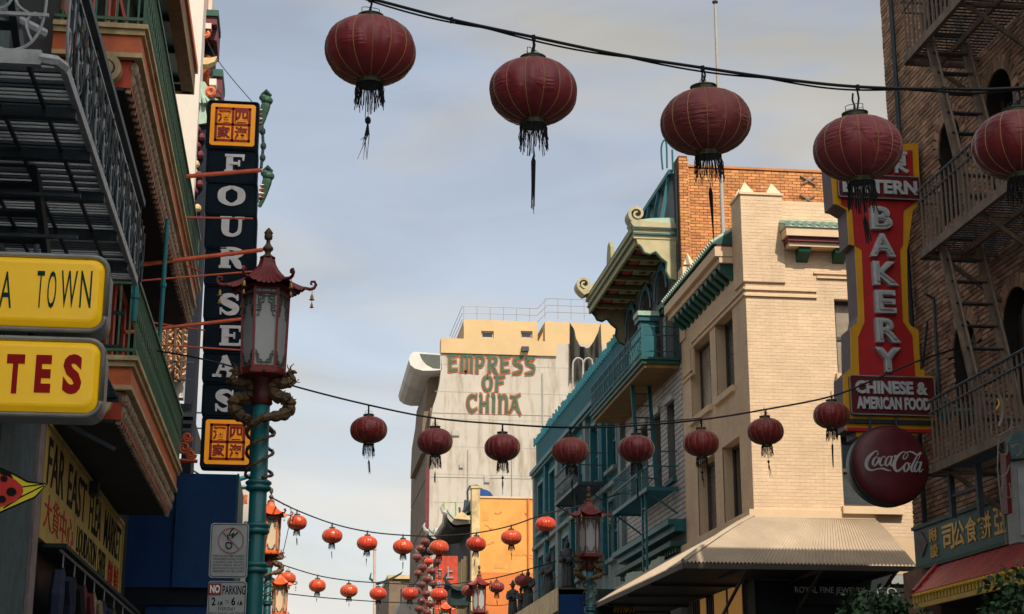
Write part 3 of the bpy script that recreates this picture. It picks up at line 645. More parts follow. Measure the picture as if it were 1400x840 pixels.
# ================================================================== CREAM PAINTED BRICK CORNER BUILDING
CY0, CY1, CX = 33.4, 39.5, 9.4
cb = thing('cream_corner_building', 'cream painted brick corner building with green tiled cornices and corrugated canopy', 'building', (CX, CY0, 0))
def op(pxa, pxb, yt, yb, X=9.4):   # window from far edge px, near edge px, top/bottom px at near edge
    ya, zt = yz(pxb, yt, X); yb_, zbm = yz(pxb, yb, X); yf, _ = yz(pxa, yt, X); return (min(ya, yf), max(ya, yf), zbm, zt)
W1 = op(943,970,452,556); W2 = op(977,1001,424,531); W3 = op(953,977,620,726); W4 = op(987,1011,596,708)
print('cream win', W1, W2, W3, W4)
W2 = (W2[0], W2[1], W1[2], W1[3]); W4 = (W4[0], W4[1], W3[2], W3[3])
cops = [W1, W2, W3, W4]
mb = MB(); walls(mb, RF, CY0, CY1, 0, 12.95, cops+[(34.5,36.3,1,4.4),(36.9,38.9,1,4.4)], .32); cw = build('street_wall', mb, m_creamwall, cb)
bricks(cw, RF, CY0, CY1, 5.6, 12.9, cops, m_creambrick, .2, .066, .008, .0035)
CFr = Fr((0,CY0,0), (1,0,0), (0,0,1), (0,-1,0))
def fx(px, py, Y=CY0): p = on(px, py, Y=Y); return p.x, p.z
a = fx(1140,409); b = fx(1149,512); c = fx(1149,590); d = fx(1152,693)
SW1 = (a[0], a[0]+1.15, b[1], a[1]); SW2 = (a[0]-.02, a[0]+1.13, d[1], c[1]); SW3 = (14.2,15.35,b[1],a[1]); SW4 = (14.2,15.35,d[1],c[1])
sops = [SW1, SW2, SW3, SW4]
zpil = fx(1040,268)[1]; zpar = fx(1090,279)[1]
mb = MB(); walls(mb, CFr, CX, 22, 0, zpar, sops+[(9.75,11.3,.5,4.3),(11.5,13.6,.5,4.3)], .3); sw_ = build('side_wall', mb, m_creamwall, cb)
bricks(sw_, CFr, CX, 16.5, 6.0, zpar-.02, sops, m_creambrick, .2, .066, .008, .0035)
for o in (W1, W2, W3, W4): window(cb, RF, o, m_winframe, m_glass, n=-.26, cols=2, sash=False, fw=.07)
for o in sops: window(cb, CFr, o, m_winframe, m_glassbr if o is SW1 else m_glass, n=-.2, cols=1, sash=True, fw=.08)
for o in (SW1, SW2, SW3, SW4):
    build('sill', MB().box(o[0]-.06, o[1]+.12, CY0-.14, CY0+.02, o[2]-.16, o[2]), m_creamtrim, cb)
for o in (W1, W2, W3, W4): build('sill', MB().box(CX-.09, CX+.02, o[0]-.06, o[1]+.06, o[2]-.14, o[2]), m_creamtrim, cb)
mb = MB().box(9.75, 21.9, CY0+.35, CY1-.02, 5.2, 12.4); build('body', mb, m_creamwall, cb)
build('shop_interior', MB().box(9.85, 13.8, CY0+.4, CY1-.1, 0, 5.1), m_shop, cb)
# corner pilaster, parapet and pointed finials
px1 = fx(1068,268)[0]
build('corner_pilaster', MB().box(CX-.05, px1, CY0-.05, CY0+.75, fx(1030,395)[1]+.15, zpil), m_creambrick, cb)
bricks(bpy.data.objects['corner_pilaster'], Fr((0,CY0-.05,0),(1,0,0),(0,0,1),(0,-1,0)), CX-.05, px1, fx(1030,395)[1]+.16, zpil-.01, [], m_creambrick, .2, .066, .008, .0035)
bricks(bpy.data.objects['corner_pilaster'], Fr((CX-.05,0,0),(0,1,0),(0,0,1),(-1,0,0)), CY0-.05, CY0+.75, fx(1030,395)[1]+.16, zpil-.01, [], m_creambrick, .2, .066, .008, .0035)
pw = build('pilaster_cap', MB().box(CX-.08, px1+.03, CY0-.08, CY0+.78, zpil, zpil+.05), m_creamtrim, cb)
def fin(x, y, h=.3, w_=.17): build('pointed_finial', MB().add([(x-w_,y-w_,zpil+.05),(x+w_,y-w_,zpil+.05),(x+w_,y+w_,zpil+.05),(x-w_,y+w_,zpil+.05),(x,y,zpil+.05+h)], [(0,1,4),(1,2,4),(2,3,4),(3,0,4),(0,3,2,1)]), m_creamtrim, cb)
fin(CX+.1, CY0+.12); fin(px1-.18, CY0+.12); fin(CX+.1, CY0+.6)
build('far_pilaster', MB().box(CX-.05, CX+.5, CY1-.55, CY1-.02, 11.6, zpil), m_creambrick, cb); fin(CX+.12, CY1-.42, .34, .15); fin(CX+.12, CY1-.15, .3, .13)
build('parapet', MB().box(CX+.01, 22, CY0+.01, CY0+.35, zpar+.002, zpar+.06), m_creamtrim, cb)
# string courses
for z_, x0_, x1_ in ((fx(1060,396)[1], CX, fx(1116,396)[0]), (fx(1060,396)[1]-.14, CX, fx(1116,396)[0]), (fx(1140,374)[1], fx(1114,376)[0], 16), (fx(1140,374)[1]-.1, fx(1118,376)[0], 16)):
    build('string_course', MB().box(x0_-.03, x1_, CY0-.045, CY0+.01, z_-.03, z_+.015), m_creamtrim, cb)
zs = fx(1015,393)[1]
for dz, inn in ((0,0),(-.14,.12)):
    build('string_course', MB().box(CX-.045, CX+.01, CY0, CY1-1.2-inn, zs+dz-.03, zs+dz+.015).box(CX-.045,CX+.01,CY1-1.2-inn,CY1-1.15-inn,zs+dz-.7,zs+dz+.015).box(CX-.045,CX+.01,CY1-1.15-inn,CY1-.1,zs+dz-.7,zs+dz-.655), m_creamtrim, cb)
# side (small) cornice with barrel tiles
cx0, czt = fx(1064,298); cx1 = 14.0; cz0 = fx(1075,335)[1]
sc_ = CY0-.45
build('cornice_soffit', MB().box(cx0+.08, cx1, sc_+.06, CY0, cz0-.02, cz0+.08), m_maroon, cb)
build('cornice_fascia', MB().box(cx0+.03, cx1, sc_, CY0, cz0+.08, cz0+.27).box(cx0+.12, cx1, sc_+.12, CY0, cz0-.12, cz0-.022), m_creamtrim, cb)
x = cx0
while x < 13.6:
    build('roof_tile', MB().tube([(x+.06,CY0,cz0+.52),(x+.06,sc_-.05,cz0+.33)], .07, 6), m_copper, cb); x += .19
build('tile_bed', MB().ext([(cx0,CY0,cz0+.5),(cx0,sc_-.03,cz0+.3),(cx0,sc_-.03,cz0+.272),(cx0,CY0,cz0+.272)], (13.7-cx0,0,0)), m_copper, cb)
x = cx0+.35
while x < 13.5: build('cornice_bracket', MB().ext([(x,CY0,cz0-.125),(x,sc_+.15,cz0-.125),(x,sc_+.18,cz0-.22),(x,CY0,cz0-.4)], (.26,0,0)), m_verd, cb); x += .82
# street side cornice
ye0, ye1, xo_ = CY0+.78, CY1-.1, 8.95; zf = 12.28
build('cornice_fascia', MB().box(xo_, CX, ye0, ye1, zf, zf+.22).box(xo_+.1, CX, ye0+.02, ye1, zf-.14, zf-.002), m_creamtrim, cb)
build('cornice_soffit', MB().box(xo_+.05, CX, ye0+.01, ye1, zf+.222, zf+.28), m_maroon, cb)
build('tile_bed', MB().ext([(CX,ye0,zf+.62),(xo_-.04,ye0,zf+.3),(xo_-.04,ye0,zf+.282),(CX,ye0,zf+.282)], (0,ye1-ye0,0)), m_verd, cb)
y = ye0+.06
while y < ye1: build('roof_tile', MB().tube([(CX,y,zf+.65),(xo_-.06,y,zf+.32)], .06, 6), m_copper, cb); y += .17
y = ye0+.12
while y < ye1-.1: build('cornice_bracket', MB().ext([(CX,y,zf-.142),(xo_+.13,y,zf-.142),(xo_+.15,y,zf-.26),(CX,y,zf-.5)], (0,.2,0)), m_verd, cb); y += .42
# corrugated canopy wrapping the corner
zr, ze, yo, xo2 = 6.38, 5.14, 31.05, 7.3
cn = thing('corrugated_canopy', 'cream corrugated metal canopy wrapping the corner of the cream building', 'canopy', (CX, CY0, 5.2))
xr0, xr1 = CX, 12.0
def ff(a, b):  # front slope: a along, b down
    xt = xr0+(xr1-xr0)*a; xb = xo2+(11.95-xo2)*a; yb = yo; x = xt+(xb-xt)*b; return (x, CY0+(yo-CY0)*b, zr+(ze-zr)*(b**1.12)+.02*math.sin(a*2*math.pi*62))
build('front_slope', MB().sheet(ff, 62*6, 6), m_canopy, cn)
def fl(a, b):
    y = CY0+(42.0-CY0)*a; yb = yo+(42.2-yo)*a; return (CX+(xo2-CX)*b, y+(yb-y)*b, zr+(ze+.05*a-zr)*(b**1.12)+.02*math.sin(a*2*math.pi*110))
build('side_slope', MB().sheet(fl, 110*6, 6), m_canopy, cn)
build('hip_flashing', MB().tube([(CX,CY0,zr+.03)]+[(CX+(xo2-CX)*b, CY0+(yo-CY0)*b, zr+(ze-zr)*b**1.12+.02) for b in (.25,.5,.75,1)], .05, 6), m_canopy, cn)
build('ridge_flashing', MB().box(CX-.12, 12.0, CY0-.07, CY0-.005, zr-.03, zr+.14).box(CX-.12, CX-.005, CY0, 42, zr-.03, zr+.12), m_creamtrim, cn)
build('edge_fascia', MB().bar((xo2,yo+.02,ze-.07),(11.95,yo+.02,ze-.07),.02,.05).bar((xo2+.02,yo,ze-.07),(xo2+.02,42.2,ze-.02),.02,.05), m_winframe, cn)
for x in (8.6,10.1,11.6): build('strut', MB().bar((x,yo+.1,ze-.1),(x,CY0,ze-.1),.03).bar((x,yo+.15,ze-.1),(x,CY0,ze-.9),.025), m_winframe, cn)
for y in (34.5,37,39.5,41.5): build('strut', MB().bar((xo2+.1,y,ze-.1),(CX,y,ze-.1),.03), m_winframe, cn)
build('canopy_ceiling', MB().box(xo2+.15,CX-.02,yo+.15,42,ze-.06,ze-.03).box(CX-.02,11.8,yo+.15,CY0-.01,ze-.06,ze-.03), m_shop, cn)
# shop fronts under the canopy
build('shop_front', MB().box(CX-.03,13.7,CY0-.04,CY0-.012,0,5.05), m_shop, cb); build('shop_front', MB().box(CX-.06,CX-.035,CY0-.03,39.4,0,5.2), m_shop, cb)
sfb = thing('jewelry_fascia', 'black shop fascia lettered royal fine jewelry under the canopy', 'sign', (11.3, CY0, 4.7))
jz0 = fx(1150,828)[1]; jz1 = fx(1150,786)[1]
build('fascia_board', MB().box(10.2, 14.2, CY0-.2, CY0-.06, jz0, jz1), m_shop, sfb)
ja = fx(1083,812); jb = fx(1178,812); mb = MB(); text(mb, 'ROYAL FINE JEWELRY', Fr((0,CY0-.2,0),(1,0,0),(0,0,1),(0,-1,0)), ja[0], jb[0], fx(1130,815)[1], fx(1130,804)[1], .015, .0, lift=.002); build('fascia_lettering', mb, m_white, sfb)
mb = MB(); text(mb, 'CO.', Fr((0,CY0-.2,0),(1,0,0),(0,0,1),(0,-1,0)), jb[0]+.25, jb[0]+.75, fx(1130,815)[1], fx(1130,804)[1], .015, .0, lift=.002); build('fascia_lettering', mb, m_alu, sfb)
sg = build('side_signboard', MB().box(12.2, 13.9, CY0-.26, CY0-.21, fx(1200,800)[1], fx(1200,788)[1]), m_alu); tag(sg, 'pale narrow signboard above the jewelry fascia near the brick pier', 'sign')
shp = Fr((8.35,36.5,0), (1,0,0), (0,0,1), (0,-1,0))
bs = thing('shanghai_sign', 'dark teal hanging board with gold Shanghai lettering under the canopy', 'sign', (8.0, 40.5, 4.9))
q0 = on(812,840,Y=40.5); q1 = on(868,806,Y=40.5)
build('board', MB().box(q0.x, q1.x, 40.5, 40.6, q0.z-.4, q1.z), m_darkgreen, bs)
q2 = on(838,838,Y=40.5); q3 = on(866,812,Y=40.5); mb = MB(); text(mb, 'SHANGHAI', Fr((0,40.5,0),(1,0,0),(0,0,1),(0,-1,0)), q2.x, q3.x, q2.z, q3.z, .02, .02, shear=.12, lift=.002); build('lettering', mb, m_goldch, bs)
ws = thing('slatted_shop_window', 'warm lit wooden slats in the dark shop window under the canopy corner', 'window', (9.2, 36, 4.4))
for k in range(26):
    q = on(947+k*2.75, 808, X=9.3); m_ = m_woodgold if k in (4,5,6) or 11 <= k <= 24 and k != 17 else m_winframe
    piece('slat', (9.3, q.y, 4.35), (.03, .085, 1.6), m_, ws)
build('slat_frame', MB().box(9.26,9.34,33.9,38.9,5.05,5.1), m_winframe, ws)
# flagpole on the cream roof
fp_ = on(988, 300, Y=37.2); ft = on(984, 5, Y=37.2)
fpo = thing('flagpole', 'tall pale flagpole on the roof of the cream corner building', 'flagpole', (fp_.x, 37.2, 12.4))
build('pole', MB().tube([(fp_.x,37.2,12.4),(fp_.x,37.2,ft.z)], [.055,.035], 10), m_metalrail, fpo); build('truck', MB().blob((fp_.x,37.2,ft.z+.03),.08,.08,.05), m_iron, fpo)

# ================================================================== ORNATE BUILDING WITH CURLED EAVE (right, behind the cream one)
DY0, DY1 = 39.52, 46.9
ob = thing('ornate_building', 'tall pale brick building with curled yellow eave and arched top windows beyond the cream building', 'building', (9.4, DY0, 0))
aops = []
for px, wpx, yt, yb in ((906,17,362,470),(885,16,391,495),(865,14,412,512)):
    y, zt = yz(px, yt, 9.4); ya = yz(px+wpx/2, yt, 9.4)[0]; yb2 = yz(px-wpx/2, yt, 9.4)[0]; aops.append((ya+.1, yb2-.1, 11.3, 14.05, True))
wins2 = [(40.45,41.3,8.35,10.35),(42.1,42.95,8.35,10.35),(43.75,44.6,8.35,10.35),(45.4,46.2,8.35,10.35)]
dops = aops+wins2
mb = MB(); walls(mb, RF, DY0, DY1, 0, 16.3, dops+[(40.2,46.2,4.9,6.35)], .3); dw = build('wall', mb, m_palemortar, ob)
bricks(dw, RF, DY0, DY1, 7.2, 11.1, dops, m_palebrick, .3, .10, .03, .012)
bricks(dw, RF, DY0, DY1, 11.2, 14.3, dops, m_darkbrick, .3, .10, .03, .012)
for o in aops: arch_ring(dw, Fr((9.33,0,0),(0,1,0),(0,0,1),(-1,0,0)), o, m_tealtrim, 13, .17); window(ob, RF, o, m_tealtrim, m_glass, n=-.24, cols=1)
for o in wins2: window(ob, RF, o, m_tealtrim, m_glass, n=-.2, cols=1); build('sill', MB().box(9.28,9.42,o[0]-.08,o[1]+.08,o[2]-.12,o[2]), m_tealtrim, ob); build('lintel', MB().box(9.3,9.42,o[0]-.08,o[1]+.08,o[3],o[3]+.14), m_palebrick, ob)
for i in range(len(aops)+1):   # dark pilasters with teal capitals between the arches
    y = (aops[i][0]-.28) if i == 0 else (aops[i-1][1]+aops[i][0])/2 if i < len(aops) else aops[-1][1]+.3
    build('pilaster', MB().box(9.2,9.41,y-.16,y+.16,11.2,12.6), m_palemortar, ob); bricks(ob, Fr((9.2,0,0),(0,1,0),(0,0,1),(-1,0,0)), y-.16, y+.16, 11.25, 12.58, [], m_palebrick, .3,.10,.03,.012)
    build('capital', MB().box(9.12,9.41,y-.24,y+.24,12.6,12.72).box(9.06,9.41,y-.3,y+.3,12.72,12.86), m_verd, ob)
# street parapet with struts and brick side wall
build('parapet_panel', MB().box(9.36,9.42,DY0+.2,DY1,14.6,16.2), m_iron, ob)
for k in range(6): y = DY0+.4+k*1.2; build('parapet_strut', MB().bar((9.0,y,14.7),(9.3,y,16.25),.05).bar((9.0,y,14.72),(9.35,y,14.72),.04), m_tealtrim, ob)
build('parapet_rail', MB().bar((9.28,DY0+.15,16.25),(9.28,DY1,16.25),.06), m_tealtrim, ob)
DF = Fr((0,DY0,0), (1,0,0), (0,0,1), (0,-1,0))
ztop = on(1060,234,Y=DY0).z
mb = MB(); walls(mb, DF, 9.45, 24, 12.0, ztop, [], .1); bs_ = build('side_wall', mb, m_omortar, ob)
bricks(bs_, DF, 9.43, 18.5, 12.0, ztop-.02, [], m_obrick, .205, .066, .014, .012, indiv=300)
zp = on(930,216,Y=DY0).z; xq = on(941,216,Y=DY0-.2).x
mb = MB(); PFr = Fr((0,DY0-.16,0),(1,0,0),(0,0,1),(0,-1,0)); build('corner_pier', MB().box(9.42,xq-.02,DY0-.15,DY0+.4,11.5,zp), m_omortar, ob); bricks(bpy.data.objects['corner_pier'], PFr, 9.42, xq, 11.5, zp-.02, [], m_obrick, .205, .066, .014, .012)
build('side_coping', MB().box(xq,24,DY0-.04,DY0+.3,ztop,ztop+.06), m_obrick, ob)
# iron diamond anchor plates
for px, py in ((1105,247),(1104,273)):
    q = on(px, py, Y=DY0-.03); build('anchor_plate', MB().bar(q+V3((-.2,0,-.12)),q+V3((.2,0,.12)),.03,.02).bar(q+V3((-.2,-.01,.12)),q+V3((.2,-.01,-.12)),.03,.02), m_rust, ob)
mb = MB().box(9.75,23.9,DY0+.1,DY1,0,15.6); build('body', mb, m_palemortar, ob)
# the curled eave
xe = 8.3; zE = 14.42
ev = build('eave_fascia', MB().box(xe, xe+.1, DY0+.35, DY1-.1, zE, zE+.2).box(xe-.06, xe+.1, DY0+.33, DY1-.08, zE+.2, zE+.3).box(xe+.03,xe+.1,DY0+.36,DY1-.1,zE-.16,zE-.002), m_eave, ob)
build('eave_end', MB().box(xe-.02, 9.5, DY0+.24, DY0+.35, zE+.0, zE+.24).box(xe-.04, 9.5, DY0+.2, DY0+.35, zE+.242, zE+.36), m_eavecream, ob)
build('eave_top', MB().ext([(xe-.02,DY0+.22,zE+.36),(9.5,DY0+.22,zE+.36),(9.5,DY0+.22,zE+.6),(xe+.5,DY0+.22,zE+.56),(xe+.1,DY0+.22,zE+.5)], (0,DY1-DY0-.3,0)), m_copper, ob)
# scalloped end bracket below
def scal(y, sgn, mat):
    pts = [(xe+.05,zE-.002),(9.45,zE-.002),(9.45,zE-1.15)]
    for a, b in ((9.2,zE-1.05),(9.1,zE-.85),(9.13,zE-.62),(8.98,zE-.5),(8.85,zE-.34),(8.7,zE-.42),(8.55,zE-.38),(8.48,zE-.24),(xe+.1,zE-.16)): pts.append((a,b))
    build('eave_bracket', MB().ext([(a,y,b) for a, b in pts], (0,.1,0)), mat, ob)
    build('bracket_edge', MB().tube([(a,y-.01,b) for a, b in pts[2:]], .03, 5), m_verd, ob)
scal(DY0+.26, 1, m_eavecream); scal(DY1-.25, 1, m_eavecream)
build('end_stripe', MB().box(xe-.03, 9.48, DY0+.19, DY0+.2399, zE+.10, zE+.15).box(xe-.05, 9.48, DY0+.17, DY0+.1999, zE+.27, zE+.30), m_tealtrim, ob)
build('roof_hoop', MB().tube(cr([tuple(on(x_,y_,Y=DY0+.6)) for x_, y_ in ((906,232),(904,205),(907,193),(911,196),(912,230))],4), .025, 6).tube([on(920,235,Y=DY0+.6),on(919,205,Y=DY0+.6)],.025,6), m_tealwall, ob)
soff = build('soffit', MB().box(xe+.1, 9.4, DY0+.36, DY1-.26, zE-.05, zE-.01), m_darkgreen, ob)
y = DY0+.6; k = 0
while y < DY1-.6:
    build('soffit_beam', MB().box(xe+.12, 9.4, y, y+.12, zE-.16, zE-.052), m_eave, soff)
    build('soffit_panel', MB().box(xe+.25, 8.78, y+.25, y+.75, zE-.08, zE-.052), m_red if k % 2 else m_bakred, soff)
    build('soffit_panel', MB().box(8.84, 9.32, y+.25, y+.75, zE-.08, zE-.052), m_eave, soff)
    build('soffit_rosette', MB().blob((9.08,y+.5,zE-.09),.1,.1,.04), m_soffit, soff)
    y += .98; k += 1
def curl(name, cx, cy, cz, r, mat, parent, turns=1.6, w_=.22, start=-90, th=.045):
    vs = []; n = 34
    for i in range(n+1):
        t = i/n; a = R(start)-t*turns*2*math.pi; q = r*(1-.82*t); vs.append((cx+q*math.cos(a), cz+q*math.sin(a), th*(1-.5*t)))
    mb = MB()
    pv = []; fs = []
    for i, (x, z, t_) in enumerate(vs):
        dx, dz = x-cx, z-cz; l = math.hypot(dx, dz); dx /= l; dz /= l
        for s in (-1, 1): pv += [(x+dx*t_*s, cy-w_/2, z+dz*t_*s), (x+dx*t_*s, cy+w_/2, z+dz*t_*s)]
    for i in range(n):
        a = i*4; b = a+4; fs += [(a,b,b+2,a+2),(a+1,a+3,b+3,b+1),(a,a+1,b+1,b),(a+2,b+2,b+3,a+3)]
    fs += [(0,2,3,1),(n*4,n*4+1,n*4+3,n*4+2)]
    mb.add(pv, fs); return build(name, mb, mat, parent)
q = on(868,297,Y=DY0+.5); curl('eave_curl', q.x, DY0+.45, q.z, .23, m_eavecream, ob, 1.6, .5, -70)
q = on(798,390,Y=DY1-.5); curl('eave_curl', q.x, DY1-.4, q.z, .23, m_eavecream, ob, 1.6, .5, -70)
RS = lambda Yq, *l: [on(x_,y_,Y=Yq) for x_, y_ in l]
build('ridge_sweep', MB().ext(RS(DY0+.19,(862,303),(866,309),(876,313),(924,314),(924,305),(900,304),(886,303),(876,300)), (0,.55,0)), m_eavecream, ob)
build('ridge_sweep', MB().ext(RS(DY1-.7,(793,398),(799,403),(812,398),(822,385),(815,384),(806,392)), (0,.5,0)), m_eavecream, ob)
q = on(833,347,X=xe); build('eave_crest', MB().ext([(xe-.02,q.y-.35,zE+.3),(xe-.02,q.y-.3,zE+.75),(xe-.02,q.y-.1,zE+.95),(xe-.02,q.y+.15,zE+.9),(xe-.02,q.y+.3,zE+.6),(xe-.02,q.y+.35,zE+.3)], (.1,0,0)), m_eave, ob)
build('eave_rib', MB().tube([(xe-.04,DY0+.3,zE+.32),(xe-.04,DY1-.2,zE+.32)], .03, 5).tube([(xe-.02,DY0+.3,zE+.02),(xe-.02,DY1-.2,zE+.02)], .025, 5), m_tealtrim, ob)
# top balcony
xb, zB = 8.43, 11.12
bal = thing('green_balcony', 'dark green balcony with closed railing under the arched windows of the ornate building', 'balcony', (9.4, 43.5, zB))
build('floor_slab', MB().box(xb,9.38,39.7,47.1,zB-.02,zB+.08).box(xb-.05,9.38,39.65,47.15,zB+.08,zB+.14), m_verd, bal)
build('underside', MB().box(xb+.06,9.38,39.75,47.05,zB-.12,zB-.022), m_soffit, bal)
for z_ in (zB+.95, zB+.72, zB+.3): build('rail', MB().bar((xb,39.7,z_),(xb,47.1,z_),.012).bar((xb,39.7,z_),(9.36,39.7,z_),.012), m_tealtrim, bal)
y = 39.7; k = 0
while y < 47.15:
    barpiece('baluster', (xb,y,zB+.14), (xb,y,zB+.95), .02 if k % 5 else .04, m_tealtrim, bal); y += .15; k += 1
build('lattice', MB().add([], []) if False else [mb_ for mb_ in [MB()] if [mb_.bar((xb,39.8+.3*j,zB+.32),(xb,40.1+.3*j,zB+.7),.008).bar((xb,40.1+.3*j,zB+.32),(xb,39.8+.3*j,zB+.7),.008) for j in range(24)]][0], m_tealtrim, bal)
for x in (8.75, 9.05): barpiece('baluster', (x,39.7,zB+.14), (x,39.7,zB+.95), .03, m_tealtrim, bal)
for y in (40.9,): 
    build('corner_pedestal', MB().box(8.62,9.0,y-.2,y+.2,zB+.14,zB+1.35).box(8.56,9.06,y-.26,y+.26,zB+1.35,zB+1.48), m_tealtrim, bal); build('pedestal_cap', MB().box(8.52,9.1,y-.3,y+.3,zB+1.48,zB+1.6), m_copper, bal)
build('green_panel', MB().box(xb+.03,xb+.05,42.6,43.9,zB+.25,zB+.85), m_copper, bal)
mb = MB(); text(mb, '四海', Fr((xb+.028,0,0),(0,-1,0),(0,0,1),(-1,0,0)), -43.8, -42.7, zB+.32, zB+.8, .008, .0); build('panel_characters', mb, m_verd, bal)
ladder((8.6,41.9,11.1), (8.6,41.2,8.1), (.45,0,0), m_tealtrim, 'teal ladder dropping from the green balcony of the ornate building', 9, None)
def small_platform(x0, x1, y0, y1, z, label, mat, grp=None, tall=.95, name='fire_escape_platform', step=.16):
    t = thing(name, label, 'fire escape', (x1, (y0+y1)/2, z), grp)
    build('platform_frame', MB().bar((x0,y0,z),(x0,y1,z),.03,.05).bar((x0,y0,z),(x1,y0,z),.03,.05).bar((x0,y1,z),(x1,y1,z),.03,.05), mat, t)
    y = y0+.06
    while y < y1: piece('slat', ((x0+x1)/2,y,z), (abs(x1-x0)-.04,.06,.02), mat, t); y += .13
    for zz in (z+tall, z+tall*.6): build('rail', MB().bar((x0,y0,zz),(x0,y1,zz),.016).bar((x0,y0,zz),(x1,y0,zz),.016).bar((x0,y1,zz),(x1,y1,zz),.016), mat, t)
    y = y0
    while y < y1+.01: barpiece('baluster', (x0,y,z), (x0,y,z+tall), .02, mat, t); y += step
    for y in (y0+.15, y1-.15): build('bracket', MB().bar((x0,y,z-.03),(x1,y,z-.6),.02), mat, t)
    return t
small_platform(8.6, 9.38, 40.2, 44.8, 8.0, 'teal fire escape platform below the green balcony on the ornate building', m_tealtrim, 'teal platforms on the far right facades')
t = thing('drop_ladder', 'teal drop ladder under the ornate building platform, above the green shop banner', 'ladder', (8.7,41,7)); build('stringer', MB().bar((8.65,40.7,5.7),(8.65,40.7,8.0),.025).bar((8.65,41.15,5.7),(8.65,41.15,8.0),.025), m_tealtrim, t)
for k in range(7): barpiece('rung', (8.65,40.7,5.8+k*.3), (8.65,41.15,5.8+k*.3), .025, m_tealtrim, t)
build('belt_cornice', MB().box(8.95,9.4,39.55,47.0,7.02,7.16).box(9.1,9.4,39.55,46.95,6.86,7.018), m_tealtrim, ob)
y = 39.7
while y < 46.8: build('dentil', MB().box(9.15,9.4,y,y+.12,6.36,6.5), m_verd, ob); y += .28
build('shop_cornice', MB().box(9.0,9.4,39.6,46.9,6.5,6.62), m_verd, ob)
build('awning_banner', MB().sheet(lambda a, b: (9.05+.03*math.sin(a*40), 40.5+5.2*a, 5.65+.7*b+.06*math.sin(a*9)), 60, 3), m_copper, ob)

# ================================================================== TEAL BUILDING
TY0, TY1 = 46.92, 65.4
tb = thing('teal_building', 'long three storey building with teal painted upper walls and teal sash windows', 'building', (9.4, TY0, 0))
TZ = 13.75
tops = []
for k in range(6):
    y = 48.1+k*3.0
    tops += [(y, y+1.35, 9.95, 11.85), (y, y+1.35, 7.25, 9.0)]
mb = MB(); walls(mb, RF, TY0, TY1, 9.45, TZ, [o for o in tops if o[2] > 9.5], .25); build('upper_wall', mb, m_tealwall, tb)
mb = MB(); walls(mb, RF, TY0, TY1, 0, 9.45, [o for o in tops if o[2] < 9.5], .25); build('lower_wall', mb, m_tealwall2, tb)
for o in tops:
    window(tb, RF, o, m_tealtrim, m_glass, n=-.12, fw=.08)
    build('sill', MB().box(9.22,9.42,o[0]-.12,o[1]+.12,o[2]-.12,o[2]), m_tealwall2, tb)
    build('architrave', MB().box(9.33,9.41,o[0]-.16,o[0]-.005,o[2],o[3]+.14).box(9.33,9.41,o[1]+.005,o[1]+.16,o[2],o[3]+.14).box(9.33,9.41,o[0]-.004,o[1]+.004,o[3]+.01,o[3]+.14), m_tealtrim, tb)
for k in range(7):
    y = 47.2+k*3.0; build('pilaster', MB().box(9.25,9.41,y-.22,y+.22,6.9,12.4), m_tealwall if k % 2 else m_tealwall2, tb)
build('cornice', MB().box(9.12,9.4,TY0,TY1,12.4,12.55).box(9.2,9.4,TY0,TY1,12.3,12.398), m_tealtrim, tb)
build('belt_course', MB().box(9.22,9.4,TY0,TY1,9.38,9.52), m_tealwall2, tb)
y = TY0+.1
while y < TY1: 
    build('parapet_picket', MB().box(9.3,9.36,y,y+.09,TZ-.12,TZ+.16+random.uniform(-.06,.08)), m_tealwall, tb); y += .34
build('body', MB().box(9.7,24,TY0,TY1-.01,0,TZ-.3), m_tealwall, tb)
build('end_return', MB().box(9.41,9.72,TY1-.3,TY1,0,TZ), m_tealwall, tb)
build('end_return', MB().box(9.41,9.72,TY0,TY0+.3,12,TZ), m_tealwall, tb)
small_platform(8.45, 9.38, 49.6, 54.3, 9.62, 'dark fire escape platform on the teal building behind the far street lamp', m_iron, 'teal platforms on the far right facades')
ladder((8.7,51.6,9.6), (8.7,51.0,6.8), (.4,0,0), m_iron, 'dark ladder hanging from the platform of the teal building behind the far lamp', 9)
# white hoop ladder on the roof
t = thing('roof_hoop_ladder', 'white curved pipe ladder rising over the teal parapet', 'ladder', (9.4, 56, 13))
for px0, px1_ in ((783,797),(797,810)):
    pts = [on(px0,560,Y=58), on(px0,505,Y=58), on(px0+1.5,494,Y=58), on(px0+6,490,Y=58), on(px1_-3,491,Y=58), on(px1_,497,Y=58), on(px1_,530,Y=58)]
    build('hoop', MB().tube(cr([tuple(p) for p in pts],3), .035, 6), m_concsh, t)
